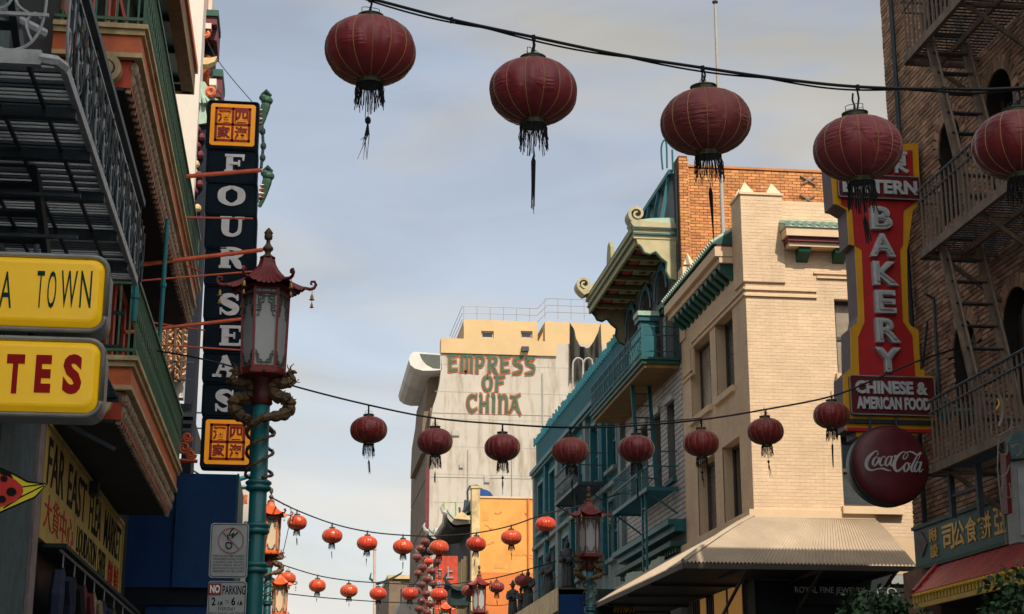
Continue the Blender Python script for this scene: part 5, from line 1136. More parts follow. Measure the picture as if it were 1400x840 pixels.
# ------------------------------------------------------------------ yellow light-box signs
YF = Fr((0,10.8,0), (1,0,0), (0,0,1), (0,-1,0))
def rounded(x0, x1, z0, z1, y, r, bulge=0):
    pts = []
    for cx_, cz_, s in ((x1-r,z1-r,0),(x0+r,z1-r,1),(x0+r,z0+r,2),(x1-r,z0+r,3)):
        for k in range(7): an = math.pi/2*(s+k/6); pts.append((cx_+r*math.cos(an), y, cz_+r*math.sin(an)))
    return pts
def lightbox(px0, px1, py0, py1, label, lines, mat_ink):
    a = on(px0,py1,Y=10.8); b = on(px1,py0,Y=10.8); x0, x1, z0, z1 = a.x-.9, b.x, a.z, b.z
    t = thing('lightbox_sign', label, 'sign', ((x0+x1)/2, 10.8, z0), 'yellow light box signs')
    build('case', MB().ext(rounded(x0,x1,z0,z1,10.82,.10), (0,.3,0)), m_signrim, t)
    rim = rounded(x0,x1,z0,z1,10.80,.10); build('rim', MB().tube([rim[-1]]+rim, .018, 8), m_signrim, t, smooth=True)
    mb = MB(); rings = []
    for ins, d in ((.02,.0),(.03,.02),(.05,.045),(.065,.05)):
        rings.append(rounded(x0+ins,x1-ins,z0+ins,z1-ins,10.80-d,.09-ins*.5))
    n = len(rings[0]); vs = [p for r_ in rings for p in r_]; fs = [(i*n+k,i*n+(k+1)%n,(i+1)*n+(k+1)%n,(i+1)*n+k) for i in range(3) for k in range(n)]+[tuple(3*n+k for k in range(n))]
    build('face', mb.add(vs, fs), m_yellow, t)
    TF = Fr((0,10.749,0),(1,0,0),(0,0,1),(0,-1,0))
    for s, q0, q1, r0, r1, off in lines:
        c0 = on(q0,r1,Y=10.75); c1 = on(q1,r0,Y=10.75); mb = MB(); text(mb, s, TF, c0.x, c1.x, c0.z, c1.z, .004, off, lift=.0005); build('letter', mb, mat_ink, t)
    build('hanger', MB().tube([(b.x-.5,10.95,z1-.02),(b.x-.5,10.95,z1+.12)],.02).tube([(b.x-.6,10.95,z1-.1),(LX,10.95,z1-.1)],.02), m_iron, t)
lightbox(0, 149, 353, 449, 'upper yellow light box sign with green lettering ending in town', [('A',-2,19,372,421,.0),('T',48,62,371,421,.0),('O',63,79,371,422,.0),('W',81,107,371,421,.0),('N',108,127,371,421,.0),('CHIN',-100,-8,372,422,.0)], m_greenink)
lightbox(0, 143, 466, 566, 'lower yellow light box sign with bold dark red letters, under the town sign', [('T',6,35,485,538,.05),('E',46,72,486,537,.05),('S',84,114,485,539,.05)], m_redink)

# ------------------------------------------------------------------ flea market board
fm = thing('flea_market_sign', 'long faded yellow flea market board on the left wall with black lettering', 'sign', (-3.1, 25, 4.1))
FX = -3.08; q = [on(62,585,X=FX), on(168,714,X=FX), on(163,822,X=FX), on(57,740,X=FX)]
y0, y1 = q[0].y, q[1].y; z1 = (q[0].z+q[1].z)/2; z0 = (q[2].z+q[3].z)/2
build('board', MB().box(LX+.02, FX, y0, y1, z0, z1), m_flea, fm)
build('board_frame', MB().box(LX+.02,FX+.03,y0-.05,y0-.002,z0-.05,z1+.05).box(LX+.02,FX+.03,y1+.002,y1+.05,z0-.05,z1+.05).box(LX+.02,FX+.03,y0,y1,z1+.002,z1+.05).box(LX+.02,FX+.03,y0,y1,z0-.05,z0-.002), m_flea, fm)
MF = Fr((FX,0,0), (0,1,0), (0,0,1), (1,0,0)); H = z1-z0; Wd = y1-y0
def fl_(s, a0, a1, b0, b1, mat, off=0): mb = MB(); text(mb, s, MF, y0+Wd*a0, y0+Wd*a1, z0+H*b0, z0+H*b1, .006, off, lift=.001); build('lettering', mb, mat, fm)
fl_('FAR', .04, .20, .50, .93, m_blackink, .01); fl_('EAST', .24, .45, .50, .93, m_blackink, .01); fl_('FLEA', .50, .66, .50, .93, m_blackink, .01); fl_('MARKET', .71, .98, .50, .93, m_blackink, .01)
fl_('大貨中心', .04, .33, .10, .42, m_redink); fl_('LIQUIDATION', .37, .62, .10, .42, m_blackink, .01); fl_('CENTER', .645, .76, .10, .42, m_blackink, .01); fl_('價廉', .80, .88, .08, .42, m_redink); fl_('物美', .90, .98, .08, .42, m_redink)
# shop opening with hanging goods
build('shop_recess', MB().box(LX-.02,LX+.02,19.9,31.5,2.0,4.02), m_shop, lb)
o = thing('garment_rail', 'dark clothes rail along the shop front under the flea market board', 'rail', (-2.9,25,3.95)); build('rail_bar', MB().tube([(-2.88,20.6,3.98),(-2.88,30.5,3.98)],.018,6), m_iron_lt, o); build('rail_beam', MB().box(-3.15,-2.8,20.5,30.6,4.0,4.05), m_darkgreen, o)
labs = ['dark plaid shirt hanging nearest under the flea market board','plain black shirt hanging second under the flea market board','small wine red bag hanging under the middle of the flea market board','cream patterned shirt hanging under the middle of the flea market board','navy jacket hanging before the far end of the flea market board','olive shirt hanging near the far end of the flea market board','striped cream bag hanging at the far end of the flea market board']
for i, y in enumerate((20.9,22.0,23.1,24.2,25.5,26.9,28.3)):
    t = thing('hanging_garment', labs[i], 'clothing', (-2.88,y,3.9), 'goods hanging under the flea market board')
    m_ = m_cloth[(0,2,3,1,0,4,1)[i]]
    build('cloth', MB().sheet(lambda a, b: (-2.88+.03*math.sin(a*9+b*4)+.08*(1-b)*math.sin(a*5), y-.42*(1-.35*max(0,b-.7))+.84*(1-.35*max(0,b-.7))*a, 2.9+.92*b-.25*abs(a-.5)*(b > .9)), 12, 10), m_, t)
    for s_ in (-1, 1): build('sleeve', MB().tube([(-2.87,y+s_*.36,3.7),(-2.86,y+s_*.53,3.4),(-2.86,y+s_*.56,3.15)],[.08,.09,.08],6), m_, t)
    build('hook', MB().tube([(-2.88,y,3.8),(-2.88,y,3.98)],.01,5), m_iron_lt, t)

# ------------------------------------------------------------------ ladybug kite
a = on(62,665,Y=7.0); kt = thing('ladybug_kite', 'yellow kite with a black spotted red ladybug poking in at the left edge', 'kite', tuple(a))
KF = Fr((0,7,0),(1,0,0),(0,0,1),(0,-1,0)); k_ = FPX/7.2
def kp(px, py): p = on(px, py, Y=7); return (p.x, 7.0, p.z)
sail = [(-70,660),(-20,628),(0,640),(16,647),(38,659),(64,662),(48,680),(20,692),(0,701),(-30,705)]
build('sail', MB().ext([kp(*p) for p in sail], (0,.008,0)), m_kite, kt)
build('sail_edge', MB().tube([kp(*p) for p in sail+[sail[0]]], .004, 5), m_blackink, kt)
bug = [(-20+52*math.cos(t*math.pi/10), 671+24*math.sin(t*math.pi/10)) for t in range(20)]
build('ladybug_body', MB().ext([V3(kp(*p))+V3((0,-.006,0)) for p in bug], (0,.005,0)), m_bug, kt)
for cx_, cy_, r_ in ((16,673,7),(6,655,5),(3,683,6),(-12,666,7)):
    build('spot', MB().ext([V3(kp(cx_+r_*math.cos(t*.628), cy_+r_*.85*math.sin(t*.628)))+V3((0,-.01,0)) for t in range(10)], (0,.004,0)), m_blackink, kt)
build('ladybug_head', MB().ext([V3(kp(*p))+V3((0,-.004,0)) for p in ((-4,640),(14,646),(20,658),(4,654))], (0,.003,0)), m_blackink, kt)
build('kite_string', MB().tube([kp(-20,628), (kp(-60,300)[0],7.6,kp(-60,300)[2])], .002, 4), m_blackink, kt)
build('crease', MB().tube([kp(0,640),kp(30,666),kp(60,662)],.003,4).tube([kp(5,695),kp(28,680),kp(60,664)],.003,4), m_blackink, kt)

# ------------------------------------------------------------------ blue awning
ba = thing('blue_awning', 'large plain dark blue box awning between flea market board and lamp post', 'awning', (-2.2, 33, 4.5))
bx_ = on(322,700,Y=31.5).x; z1_ = on(250,648,Y=31.5).z; z0_ = on(250,804,Y=31.5).z
build('canvas', MB().box(LX, bx_, 31.5, 36.0, z0_, z1_), m_blue, ba); build('front_panel', MB().box(on(240,700,Y=31.44).x, bx_-.002, 31.44, 31.499, z0_+.002, z1_-.002), m_blue2, ba)
build('side_trim', MB().box(bx_, bx_+.04, 31.48, 36.0, z0_-.02, z1_+.02), m_tealtrim, ba); build('valance', MB().box(LX, bx_-.03, 31.52, 35.9, z0_-.32, z0_-.005), m_bluedk, ba)
build('lower_band', MB().box(LX+.4, bx_-.02, 31.55, 35.9, z0_-1.1, z0_-.33), m_blue, ba)

# ------------------------------------------------------------------ FOUR SEAS blade sign
QY = 28.5
fs = thing('four_seas_sign', 'tall navy vertical sign with white letters reading four seas, square gold panels at both ends', 'sign', (-1.6, QY, 6.4))
def q_(px, py): p = on(px, py, Y=QY); return (p.x, p.z)
yt0, yb1 = 140, 640
def xl(py): return 281-9*(py-140)/500
def xr(py): return 356-8*(py-140)/500
cells = [(140,203),(205,248),(250,292),(294,338),(340,389),(391,436),(438,480),(482,522),(524,568)]
for i, (ya_, yb_) in enumerate(cells+[(570,640)]):
    big = i in (0, 9); l0 = xl((ya_+yb_)/2)+(0 if big else 1); r0 = xr((ya_+yb_)/2)-(0 if big else 1)
    a = q_(l0, yb_); b = q_(r0, ya_)
    cab = build('cabinet', MB().ext(rounded(a[0],b[0],a[1],b[1],QY+(0 if big else .02),.07), (0,.3,0)), m_navy, fs)
    build('cabinet_rim', MB().tube([rounded(a[0]+.02,b[0]-.02,a[1]+.02,b[1]-.02,QY+(-.01 if big else .012),.06)[k % 28] for k in range(29)], .018, 5), m_navy, cab)
    if big:
        w_ = b[0]-a[0]; h_ = b[1]-a[1]
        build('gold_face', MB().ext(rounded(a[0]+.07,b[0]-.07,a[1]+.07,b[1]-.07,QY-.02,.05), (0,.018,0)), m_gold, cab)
        GF = Fr((0,QY-.022,0),(1,0,0),(0,0,1),(0,-1,0)); X0, X1, Z0, Z1 = a[0]+.15, b[0]-.15, a[1]+.14, b[1]-.14; mx_, mz_ = (X0+X1)/2, (Z0+Z1)/2
        mb = MB()
        for (xa,xb2,za,zb2) in ((X0,X1,Z0,Z0+.045),(X0,X1,Z1-.045,Z1),(X0,X0+.045,Z0,Z1),(X1-.045,X1,Z0,Z1),(mx_-.022,mx_+.022,Z0,Z1),(X0,X1,mz_-.022,mz_+.022)): mb.box(xa,xb2,QY-.03,QY-.0201,za,zb2)
        build('red_grid', mb, m_signred, cab)
        for ch, cx_, cz_ in (('四',1,1),('海',1,0),('酒',0,1),('家',0,0)):
            xa = (X0+.05) if not cx_ else mx_+.035; za = (Z0+.05) if not cz_ else mz_+.035; mb = MB(); text(mb, ch, GF, xa, xa+(X1-X0)/2-.085, za, za+(Z1-Z0)/2-.085, .01, .034, lift=.0005); build('character', mb, m_signred, cab)
build('spine', MB().box(q_(xl(400)+20,400)[0], q_(xr(400)-20,400)[0], QY+.06, QY+.26, q_(300,640)[1], q_(300,140)[1]), m_navy, fs)
LFr = Fr((0,QY+.018,0),(1,0,0),(0,0,1),(0,-1,0))
for ch, ya_, yb_, x0_, x1_ in (('F',212,235,304,336),('O',254,281,297,336),('U',297,323,298,335),('R',339,366,297,336),('S',402,430,297,330),('E',446,472,298,332),('A',487,515,290,326),('S',533,562,291,323)):
    BOLD[0] = 1.0 if ch == 'O' else 1.15
    a = q_(x0_, yb_); b = q_(x1_, ya_); mb = MB()
    glyphs(mb, SLAB, ch, LFr, a[0], b[0], a[1], b[1], .012, 0.0)
    build('letter', mb, m_white, fs)
BOLD[0] = 1.0
for i, (pa, pb, r_) in enumerate((((152,250),(356,233),.05),((150,367),(358,342),.05),((170,455),(352,434),.04),((170,296),(345,299),.022),((180,385),(350,371),.02),((190,470),(345,480),.02),((200,440),(280,452),.018),((185,333),(275,372),.02))):
    a = on(*pa, Y=25.5 if i != 7 else 27); b = on(*pb, Y=QY-.12); build('support_rod', MB().tube([a,b], r_*.75, 8), m_rod, fs)

# ------------------------------------------------------------------ WHITE BUILDING WITH PAGODA ORNAMENTS (left, behind the sign)
wb_ = thing('white_pagoda_building', 'bright white building with green and red pagoda eaves behind the tall navy sign', 'building', (LX, 33, 0))
wops = [(34.0+2.1*k, 35.0+2.1*k, z, z+1.9) for k in range(3) for z in (7.6,11.2)]
mb = MB(); walls(mb, LF, 32.02, 41.0, 0, 24, wops, .2); build('street_wall', mb, m_whitewall, wb_)
for o in wops: window(wb_, LF, o, m_iron, m_glass, n=-.12, cols=2)
q = on(263,300,Y=33.0); build('return_wall', MB().box(-16, q.x, 33.0, 33.3, 8.5, 24), m_whitewall, wb_); build('return_wall_core', MB().box(LX, q.x-.01, 33.3, 34.0, 14, 23.9), m_whitewall, wb_)
build('peach_wall', MB().box(LX-.3, LX+.25, 32.1, 36.5, 4.5, 11.2), m_peach, wb_)
for k in range(9): build('wall_groove', MB().box(LX+.251, LX+.28, 32.1, 36.5, 6.9+.45*k, 6.93+.45*k), m_cream, wb_)
build('dark_bay', MB().box(q.x, q.x+.2, 33.4, 34.4, 6, on(265,165,Y=33.4).z), m_bluedk, wb_)
def orna(px0, px1, py0, py1, Y_, mat, name='cornice_block'):
    a = on(px0,py1,Y=Y_); b = on(px1,py0,Y=Y_); return build(name, MB().box(a.x,b.x,Y_,Y_+1.2,a.z,b.z), mat, wb_)
orna(262,299,14,20,34,m_verd); orna(263,297,20,32,34.05,m_maroon); orna(263,289,32,38,34,m_whitewall); orna(264,288,38,48,34.05,m_maroon)
orna(288,298,20,55,34.3,m_maroon); orna(262,291,-15,14,34.3,m_whitewall); orna(279,286,-20,14,34.2,m_redlt); orna(262,274,-30,10,34.0,m_verd)
orna(291,305,95,104,34.3,m_verd); orna(292,304,104,132,34.35,m_maroon); orna(286,296,108,116,34,m_whitewall)
orna(266,292,56,130,34.6,m_bluedk,'dark_window_bay')
for k in range(5):
    a = on(272+k*2,128-k*9,Y=34.3); b = on(285,112-k*9,Y=34.2); build('red_lattice_bar', MB().bar(a,b,.05), m_redlt, wb_)
c0_ = [on(x_,y_,Y=33.9) for x_, y_ in ((264,62),(267,54),(274,50),(282,50),(285,47),(283,44))]
build('red_scroll', MB().tube(cr([tuple(p) for p in c0_],3), .05, 6), m_redlt, wb_)
cres = [(264,64),(268,74),(276,79),(288,79),(297,77),(294,84),(284,88),(272,88),(264,85)]
build('yellow_crescent', MB().ext([on(x_,y_,Y=33.8) for x_, y_ in cres], (0,.25,0)), m_cream, wb_)
def roofpiece(pts, Y_, mat, name='green_roof'): return build(name, MB().ext([on(x_,y_,Y=Y_) for x_, y_ in pts], (0,.8,0)), mat, wb_)
roofpiece([(267,111),(280,112),(292,132),(300,138),(296,143),(280,141),(264,143),(265,125)],33.4,m_copper); roofpiece([(253,163),(262,158),(266,143),(280,141),(284,168),(264,171)],33.3,m_copper)
for k in range(4): a = on(267+k*3.5,114+k*5,Y=33.3); b = on(266+k*7,142,Y=33.2); build('roof_tile', MB().tube([a,b],.04,6), m_copper, wb_)
build('red_ring', MB().tube([on(288+5*math.cos(t*.7), 126+5*math.sin(t*.7), Y=33.3) for t in range(10)], .05, 6), m_redlt, wb_)
for px, py in ((264,190),(270,200),(265,235),(273,252),(266,262),(270,285),(264,300),(258,155),(262,173),(270,178),(276,188),(268,200),(274,212),(268,225),(272,240)): a = on(px,py,Y=33.33); build('gold_bracket', MB().blob(a,.08,.1,.09,6,5), m_cream if (py % 2) else m_maroon, wb_)
# upturned green eave tips right of the sign
def eave_tip(px, py, s, label):
    t = thing('eave_ornament', label, 'ornament', tuple(on(px,py,Y=36)), 'green eave ornaments peeking out behind the navy sign')
    P_ = lambda x_, y_: on(px+x_*s, py+y_*s, Y=36)
    build('tip', MB().tube(cr([tuple(P_(-12,40)),tuple(P_(-6,26)),tuple(P_(-3,12)),tuple(P_(0,0)),tuple(P_(2,-8))],4), [.04,.045,.05,.055,.06,.07,.08,.09,.10,.105,.11,.11,.10,.09,.08,.06,.04], 8), m_eavegreen, t)
    build('head', MB().blob(P_(1,-4),.14,.14,.12,10,8).blob(P_(-4,-8),.10,.10,.09,8,6), m_eavegreen, t); build('dark_cap', MB().tube([P_(-6,-11),P_(0,-15),P_(6,-10)],[.05,.09,.05],6), m_darkgreen, t)
    for k in range(4): build('stripe', MB().blob(P_(-6-k*1.2,10+k*6),.1,.1,.03,8,4), m_redlt if k % 2 else m_white, t)
eave_tip(364,142,1.0,'upper green curled eave ornament peeking out right of the gold panel of the navy sign')
eave_tip(366,245,.95,'lower green figure ornament peeking out right of the letter F on the navy sign')
build('eave_beam', MB().bar((-3.2,36,on(352,172,Y=36).z),on(354,172,Y=36),.07).bar((-3.2,36,on(352,272,Y=36).z),on(354,272,Y=36),.07).bar((-3.2,36.1,on(352,165,Y=36).z+.5),on(352,168,Y=36),.05), m_eavegreen, wb_)
o = build('ornament_chain', MB().tube([on(358,165,Y=36),on(360,200,Y=36),on(357,230,Y=36)],.04,6).blob(on(359,180,Y=36),.07,.07,.1).blob(on(360,200,Y=36),.07,.07,.1).blob(on(359,216,Y=36),.07,.07,.1), m_darkgreen); tag(o, 'dark chain of ornaments hanging between the two green eave tips', 'ornament')
small_platform(-3.15,-2.2,32.4,37.5,8.2,'iron fire escape platform on the peach wall left of the navy sign', m_iron, None, .9)
small_platform(-3.15,-2.2,32.4,37.5,6.6,'lower dark iron platform between the lower red balcony and the gold end panel', m_iron, None, .9)
t = thing('scroll_grille', 'orange scroll ironwork grille beside the lower gold panel of the navy sign', 'grille', tuple(on(255,610,Y=32)))
for cx_, cy_, r_ in ((256,598,7),(252,612,9),(261,622,7)): build('scroll', MB().tube([on(cx_+r_*(1-k/26)*math.cos(k*.5), cy_+r_*(1-k/26)*math.sin(k*.5), Y=32) for k in range(22)], .03, 5), m_redlt, t)
build('grille_bar', MB().tube([on(246,630,Y=32),on(270,631,Y=32)],.04,5), m_rod, t)
pa_ = on(200,522,Y=32.9); pb_ = on(258,436,Y=32.9)
build('carved_panel', MB().sheet(lambda a, b: (pa_.x+(pb_.x-pa_.x)*a, 32.9-.10*abs(math.sin(a*23+2*math.sin(b*19))*math.sin(b*31+1.7*math.sin(a*15)))-.03*random.random(), pa_.z+(pb_.z-pa_.z)*b), 60, 80), m_peach, wb_)
for k in range(5): u_ = pa_.x+(pb_.x-pa_.x)*(k+.5)/5; build('panel_mullion', MB().bar((u_,32.74,pa_.z),(u_,32.74,pb_.z),.02), m_winframe, wb_)

# far left facades behind the lamp
lf = thing('far_left_buildings', 'sunlit pale building with green trims mostly hidden behind the lamp post', 'building', (LX, 50, 0))
build('wall', MB().box(-14, LX, 41.0, 110, 0, 8.6), m_whitewall, lf); build('cornice', MB().box(LX-.1, LX+.35, 41, 100, 8.3, 8.62), m_copper, lf)
build('hanging_sign_white', MB().box(LX, LX+1.3, 44, 44.2, 5.6, 7.4), m_white, lf)
bn = thing('street_banner', 'narrow white banner with a red Chinese character between blue awning and lamp post', 'banner', (-1.2, 34.5, 5))
a = on(322,722,Y=34.5); b = on(347,664,Y=34.5); build('cloth', MB().box(a.x-.3, b.x, 34.5, 34.52, a.z-1.2, b.z), m_whitewall, bn)
a = on(327,690,Y=34.5); b = on(339,676,Y=34.5); mb = MB(); text(mb, '華', Fr((0,34.5,0),(1,0,0),(0,0,1),(0,-1,0)), a.x, b.x, a.z, b.z, .01, .012, lift=.001); build('character', mb, m_redlt, bn)
build('banner_arm', MB().tube([on(318,658,Y=34.5),on(352,648,Y=34.5)],.05).tube([on(318,666,Y=34.5),on(352,666,Y=34.5)],.035), m_postteal, bn)
build('lettering', text(MB(), 'SF', Fr((0,34.5,0),(1,0,0),(0,0,1),(0,-1,0)), on(326,719,Y=34.5).x, on(339,719,Y=34.5).x, on(326,719,Y=34.5).z, on(326,713,Y=34.5).z, .01, 0, lift=.001), m_navy, bn)

# ================================================================== STREET LAMPS
def make_lamp(label, grp, red, glass, detail=True):
    t = thing('street_lamp', label, 'street lamp', (0,0,0), grp); LZ = True
    kw = dict(local=True)
    def B(name, mb, mat, par=None, **k): return build(name, mb, mat, par or t, local=True, **k)
    B('pole', MB().lathe([(.22,0),(.22,.5),(.15,.6),(.12,.75),(.088,1.0),(.082,3.0),(.076,4.9)], 18), m_postteal, smooth=True)
    for z in (3.2, 3.55, 3.94): B('pole_ring', MB().lathe([(.094,-.05),(.115,-.035),(.115,-.01),(.1,0),(.118,.015),(.118,.035),(.094,.05)], 18, (0,0,z)), m_postteal, smooth=True)
    B('collar', MB().lathe([(.06,4.66),(.10,4.7),(.085,4.78),(.10,4.9),(.13,4.95)], 12), m_collardark, smooth=True)
    ph = 0; n6 = 6
    def hx(r, z, k): a = math.radians(60*k+ph); return V3((r*math.cos(a), r*math.sin(a), z))
    B('lantern_base', MB().lathe([(.13,4.93),(.23,4.955),(.232,4.975),(.232,5.0),(.21,5.01)], 6), red)
    for k in range(12): a = k*math.pi/6; B('base_bead', MB().blob((.228*math.cos(a),.228*math.sin(a),4.965),.014,.014,.022,6,4), m_bronze)
    r0, r1, za, zb2 = .198, .216, 5.01, 5.77
    for k in range(6):
        B('corner_post', MB().bar(hx(r0,za,k), hx(r1,zb2,k), .011), red)
        a0, a1, b0, b1 = hx(r0-.008,za,k), hx(r0-.008,za,k+1), hx(r1-.008,zb2,k), hx(r1-.008,zb2,k+1)
        pn = B('glass_panel', MB().quad(a0,a1,b1,b0), glass)
        B('frame_bar', MB().bar(hx(r0,za+.01,k),hx(r0,za+.01,k+1),.009).bar(hx(r1,zb2-.06,k),hx(r1,zb2-.06,k+1),.008).bar(hx(r1,zb2-.01,k),hx(r1,zb2-.01,k+1),.012), red, pn)
        if detail:
            A0, A1, B0, B1 = hx(r0+.002,za,k), hx(r0+.002,za,k+1), hx(r1+.002,zb2,k), hx(r1+.002,zb2,k+1)
            def P(u, v): lo = A0+(A1-A0)*u; hi = B0+(B1-B0)*u; return lo+(hi-lo)*v
            mb = MB()
            def pl(pts):
                for i in range(len(pts)-1): mb.bar(P(*pts[i]), P(*pts[i+1]), .0042)
            for s in (0, 1):
                f = lambda u: 1-u if s else u
                pl([(f(.08),.70),(f(.28),.70),(f(.28),.80),(f(.40),.80),(f(.40),.90)]); pl([(f(.12),.73),(f(.22),.73),(f(.22),.84),(f(.34),.84),(f(.34),.90),(f(.08),.90)])
                pl([(f(.08),.76),(f(.16),.76),(f(.16),.88),(f(.5),.88)]); pl([(f(.1),.64),(f(.2),.64),(f(.2),.70)]); pl([(f(.3),.92),(f(.3),.98),(f(.1),.98),(f(.1),.94)])
                pl([(f(.08),.16),(f(.24),.16),(f(.24),.09),(f(.38),.09),(f(.38),.03)]); pl([(f(.12),.13),(f(.18),.13),(f(.18),.06),(f(.5),.06)]); pl([(f(.1),.2),(f(.16),.2),(f(.16),.16)])
            pl([(0,.93),(1,.93)]); B('fretwork', mb, m_fret, pn, stuff=True)
        # roof segment: concave and fluted, upturned at the corners
        c = math.radians(60*k+ph); nseg = 12
        def rf(u, v, k=k):
            a = math.radians(60*(k+u)+ph); corner = abs(u-.5)*2; rr_ = (.062+(.325-.062)*v**1.45)/math.cos(math.radians(60*(u-.5))) if True else 0
            rr_ *= math.cos(math.radians(30)); rr_ *= 1+.10*v*corner**3
            z = 6.1-.325*(v**.78) + .055*v**3*corner**3 + .006*math.sin(u*2*math.pi*7)*v
            return (rr_*math.cos(a)*1.08, rr_*math.sin(a)*1.08, z-.005*(math.cos(u*2*math.pi*14))*v)
        B('roof_panel', MB().sheet(rf, 42, 8), red)
        e_ = V3(rf(0,1)); d = V3((math.cos(c), math.sin(c), 0)); U_ = V3((0,0,1))
        q = e_-U_*.01
        pts = [e_-d*.04, e_+d*.02-U_*.012, e_+d*.055, e_+d*.075+U_*.035, e_+d*.06+U_*.065, e_+d*.03+U_*.062, e_+d*.025+U_*.04, e_+d*.042+U_*.032]
        B('corner_curl', MB().tube(pts, [.014,.017,.016,.015,.014,.013,.011,.008], 7), m_lampred if k not in (2,3) else red)
        hp = e_+d*.04
        mb = MB().tube([hp, hp-U_*.2], .0025, 4)
        B('bell_wire', mb, m_iron)
        for zz, s in ((.085,1),(.165,.8)):
            B('bell', MB().lathe([(.028*s,-.03*s),(.017*s,-.022*s),(.014*s,.005*s),(.009*s,.02*s),(.003*s,.028*s)], 10, tuple(hp-U_*zz)), m_brass)
    B('roof_underside', MB().lathe([(.24,5.765),(.29,5.775)], 6), m_lampred)
    B('finial', MB().lathe([(.07,6.090),(.075,6.101),(.05,6.116),(.026,6.138),(.03,6.161),(.048,6.176),(.05,6.198),(.035,6.216),(.02,6.242),(.018,6.272),(.036,6.283),(.04,6.317),(.034,6.332),(.044,6.343),(.028,6.369),(.006,6.395)], 14), m_bronze, smooth=True)
    # two dragons coiling up the post
    for s in (1, -1):
        def D(x, y, z): return (s*x, y*s if True else y, z)
        path = [(.25,-.02,4.99),(.27,-.03,4.93),(.22,-.03,4.89),(.13,-.02,4.90),(.09,-.03,4.84),(.12,-.05,4.77),(.20,-.04,4.75),(.25,-.02,4.70),(.23,-.04,4.62),(.14,-.10,4.57),(.02,-.14,4.54),(-.10,-.10,4.47),(-.12,.02,4.41),(-.04,.12,4.36),(.08,.10,4.30),(.12,-.02,4.24),(.04,-.12,4.17),(-.08,-.10,4.10),(-.12,.02,4.04),(-.03,.11,4.0)]
        P_ = cr([D(*p) for p in path], 4); n = len(P_)
        rad = [ (.022+.040*min(1,i/12))*(1 if i < n*.42 else max(.24, 1-(i-n*.42)/(n*.2)*.76))*(1+.16*math.sin(i*2.1)) for i in range(n)]
        dg = B('dragon_body', MB().tube(P_, rad, 8), m_bronze)
        h = V3(D(.25,-.02,5.0)); mb = MB().blob(h,.032,.028,.03,8,6).tube([h, h+V3((s*.035,-.03,.0)), h+V3((s*.055,-.04,-.012))],[.026,.018,.01],6).tube([h+V3((0,0,.02)), h+V3((s*.0,.0,.055)), h+V3((s*.03,0,.085))],[.009,.007,.003],5).tube([h+V3((0,.015,.02)), h+V3((-s*.025,.02,.05)), h+V3((-s*.03,.02,.08))],[.008,.006,.003],5)
        B('dragon_head', mb, m_bronze, dg)
        mb = MB().tube([D(.20,-.04,4.90),D(.26,-.07,4.86),D(.30,-.06,4.9)],[.014,.012,.008],5).tube([D(.3,-.06,4.9),D(.33,-.07,4.93)],.004,4).tube([D(.3,-.06,4.9),D(.34,-.06,4.9)],.004,4)
        mb.tube([D(.24,-.02,4.7),D(.30,-.05,4.66),D(.27,-.08,4.62)],[.016,.012,.006],5)
        B('dragon_leg', mb, m_bronze, dg)
        mb = MB()
        for i in range(6, n-16, 2):
            p = V3(P_[i]); q2 = V3(P_[i+1]); out = V3((p.x, p.y, .2)).normalized(); mb.add([p+out*rad[i]*.8-(q2-p).normalized()*.012, p+out*rad[i]*.8+(q2-p).normalized()*.012, p+out*(rad[i]+.018)], [(0,1,2)])
        B('dragon_spines', mb, m_bronze, dg, stuff=True)
    return t
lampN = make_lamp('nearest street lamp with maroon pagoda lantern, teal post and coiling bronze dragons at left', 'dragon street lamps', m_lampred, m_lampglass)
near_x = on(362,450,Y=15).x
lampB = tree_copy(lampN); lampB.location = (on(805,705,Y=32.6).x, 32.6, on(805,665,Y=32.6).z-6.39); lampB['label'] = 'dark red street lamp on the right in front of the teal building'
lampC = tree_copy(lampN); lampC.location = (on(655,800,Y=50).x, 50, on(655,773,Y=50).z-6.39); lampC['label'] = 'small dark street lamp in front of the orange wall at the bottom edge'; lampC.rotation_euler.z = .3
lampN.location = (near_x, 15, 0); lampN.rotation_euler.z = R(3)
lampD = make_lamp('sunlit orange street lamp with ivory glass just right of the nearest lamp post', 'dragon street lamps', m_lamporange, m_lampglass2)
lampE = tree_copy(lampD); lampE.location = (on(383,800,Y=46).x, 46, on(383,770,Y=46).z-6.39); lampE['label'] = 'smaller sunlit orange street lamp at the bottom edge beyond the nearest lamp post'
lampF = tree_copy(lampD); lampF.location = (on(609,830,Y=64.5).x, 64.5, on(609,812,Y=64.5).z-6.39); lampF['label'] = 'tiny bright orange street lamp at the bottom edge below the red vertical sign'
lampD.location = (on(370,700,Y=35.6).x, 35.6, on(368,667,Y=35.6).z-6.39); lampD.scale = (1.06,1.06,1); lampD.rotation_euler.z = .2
# ------------------------------------------------------------------ signs on the near post
def street_sign(px0, px1, py0, py1, label):
    Y_ = 14.86; a = on(px0,py1,Y=Y_); b = on(px1,py0,Y=Y_); t = thing('street_sign', label, 'sign', ((a.x+b.x)/2, Y_, a.z))
    build('plate', MB().ext(rounded(a.x,b.x,a.z,b.z,Y_,.03), (0,.006,0)), m_alu, t)
    rm = rounded(a.x+.012,b.x-.012,a.z+.012,b.z-.012,Y_-.002,.025); build('border', MB().tube(rm+[rm[0]], .0025, 4), m_blackink, t)
    build('clamp', MB().tube([(b.x-.05,Y_+.03,(a.z+b.z)/2+.1),(near_x,15,(a.z+b.z)/2+.1)],.012).tube([(b.x-.05,Y_+.03,(a.z+b.z)/2-.12),(near_x,15,(a.z+b.z)/2-.12)],.012), m_postteal, t)
    return t, Fr((0,Y_,0),(1,0,0),(0,0,1),(0,-1,0)), a, b
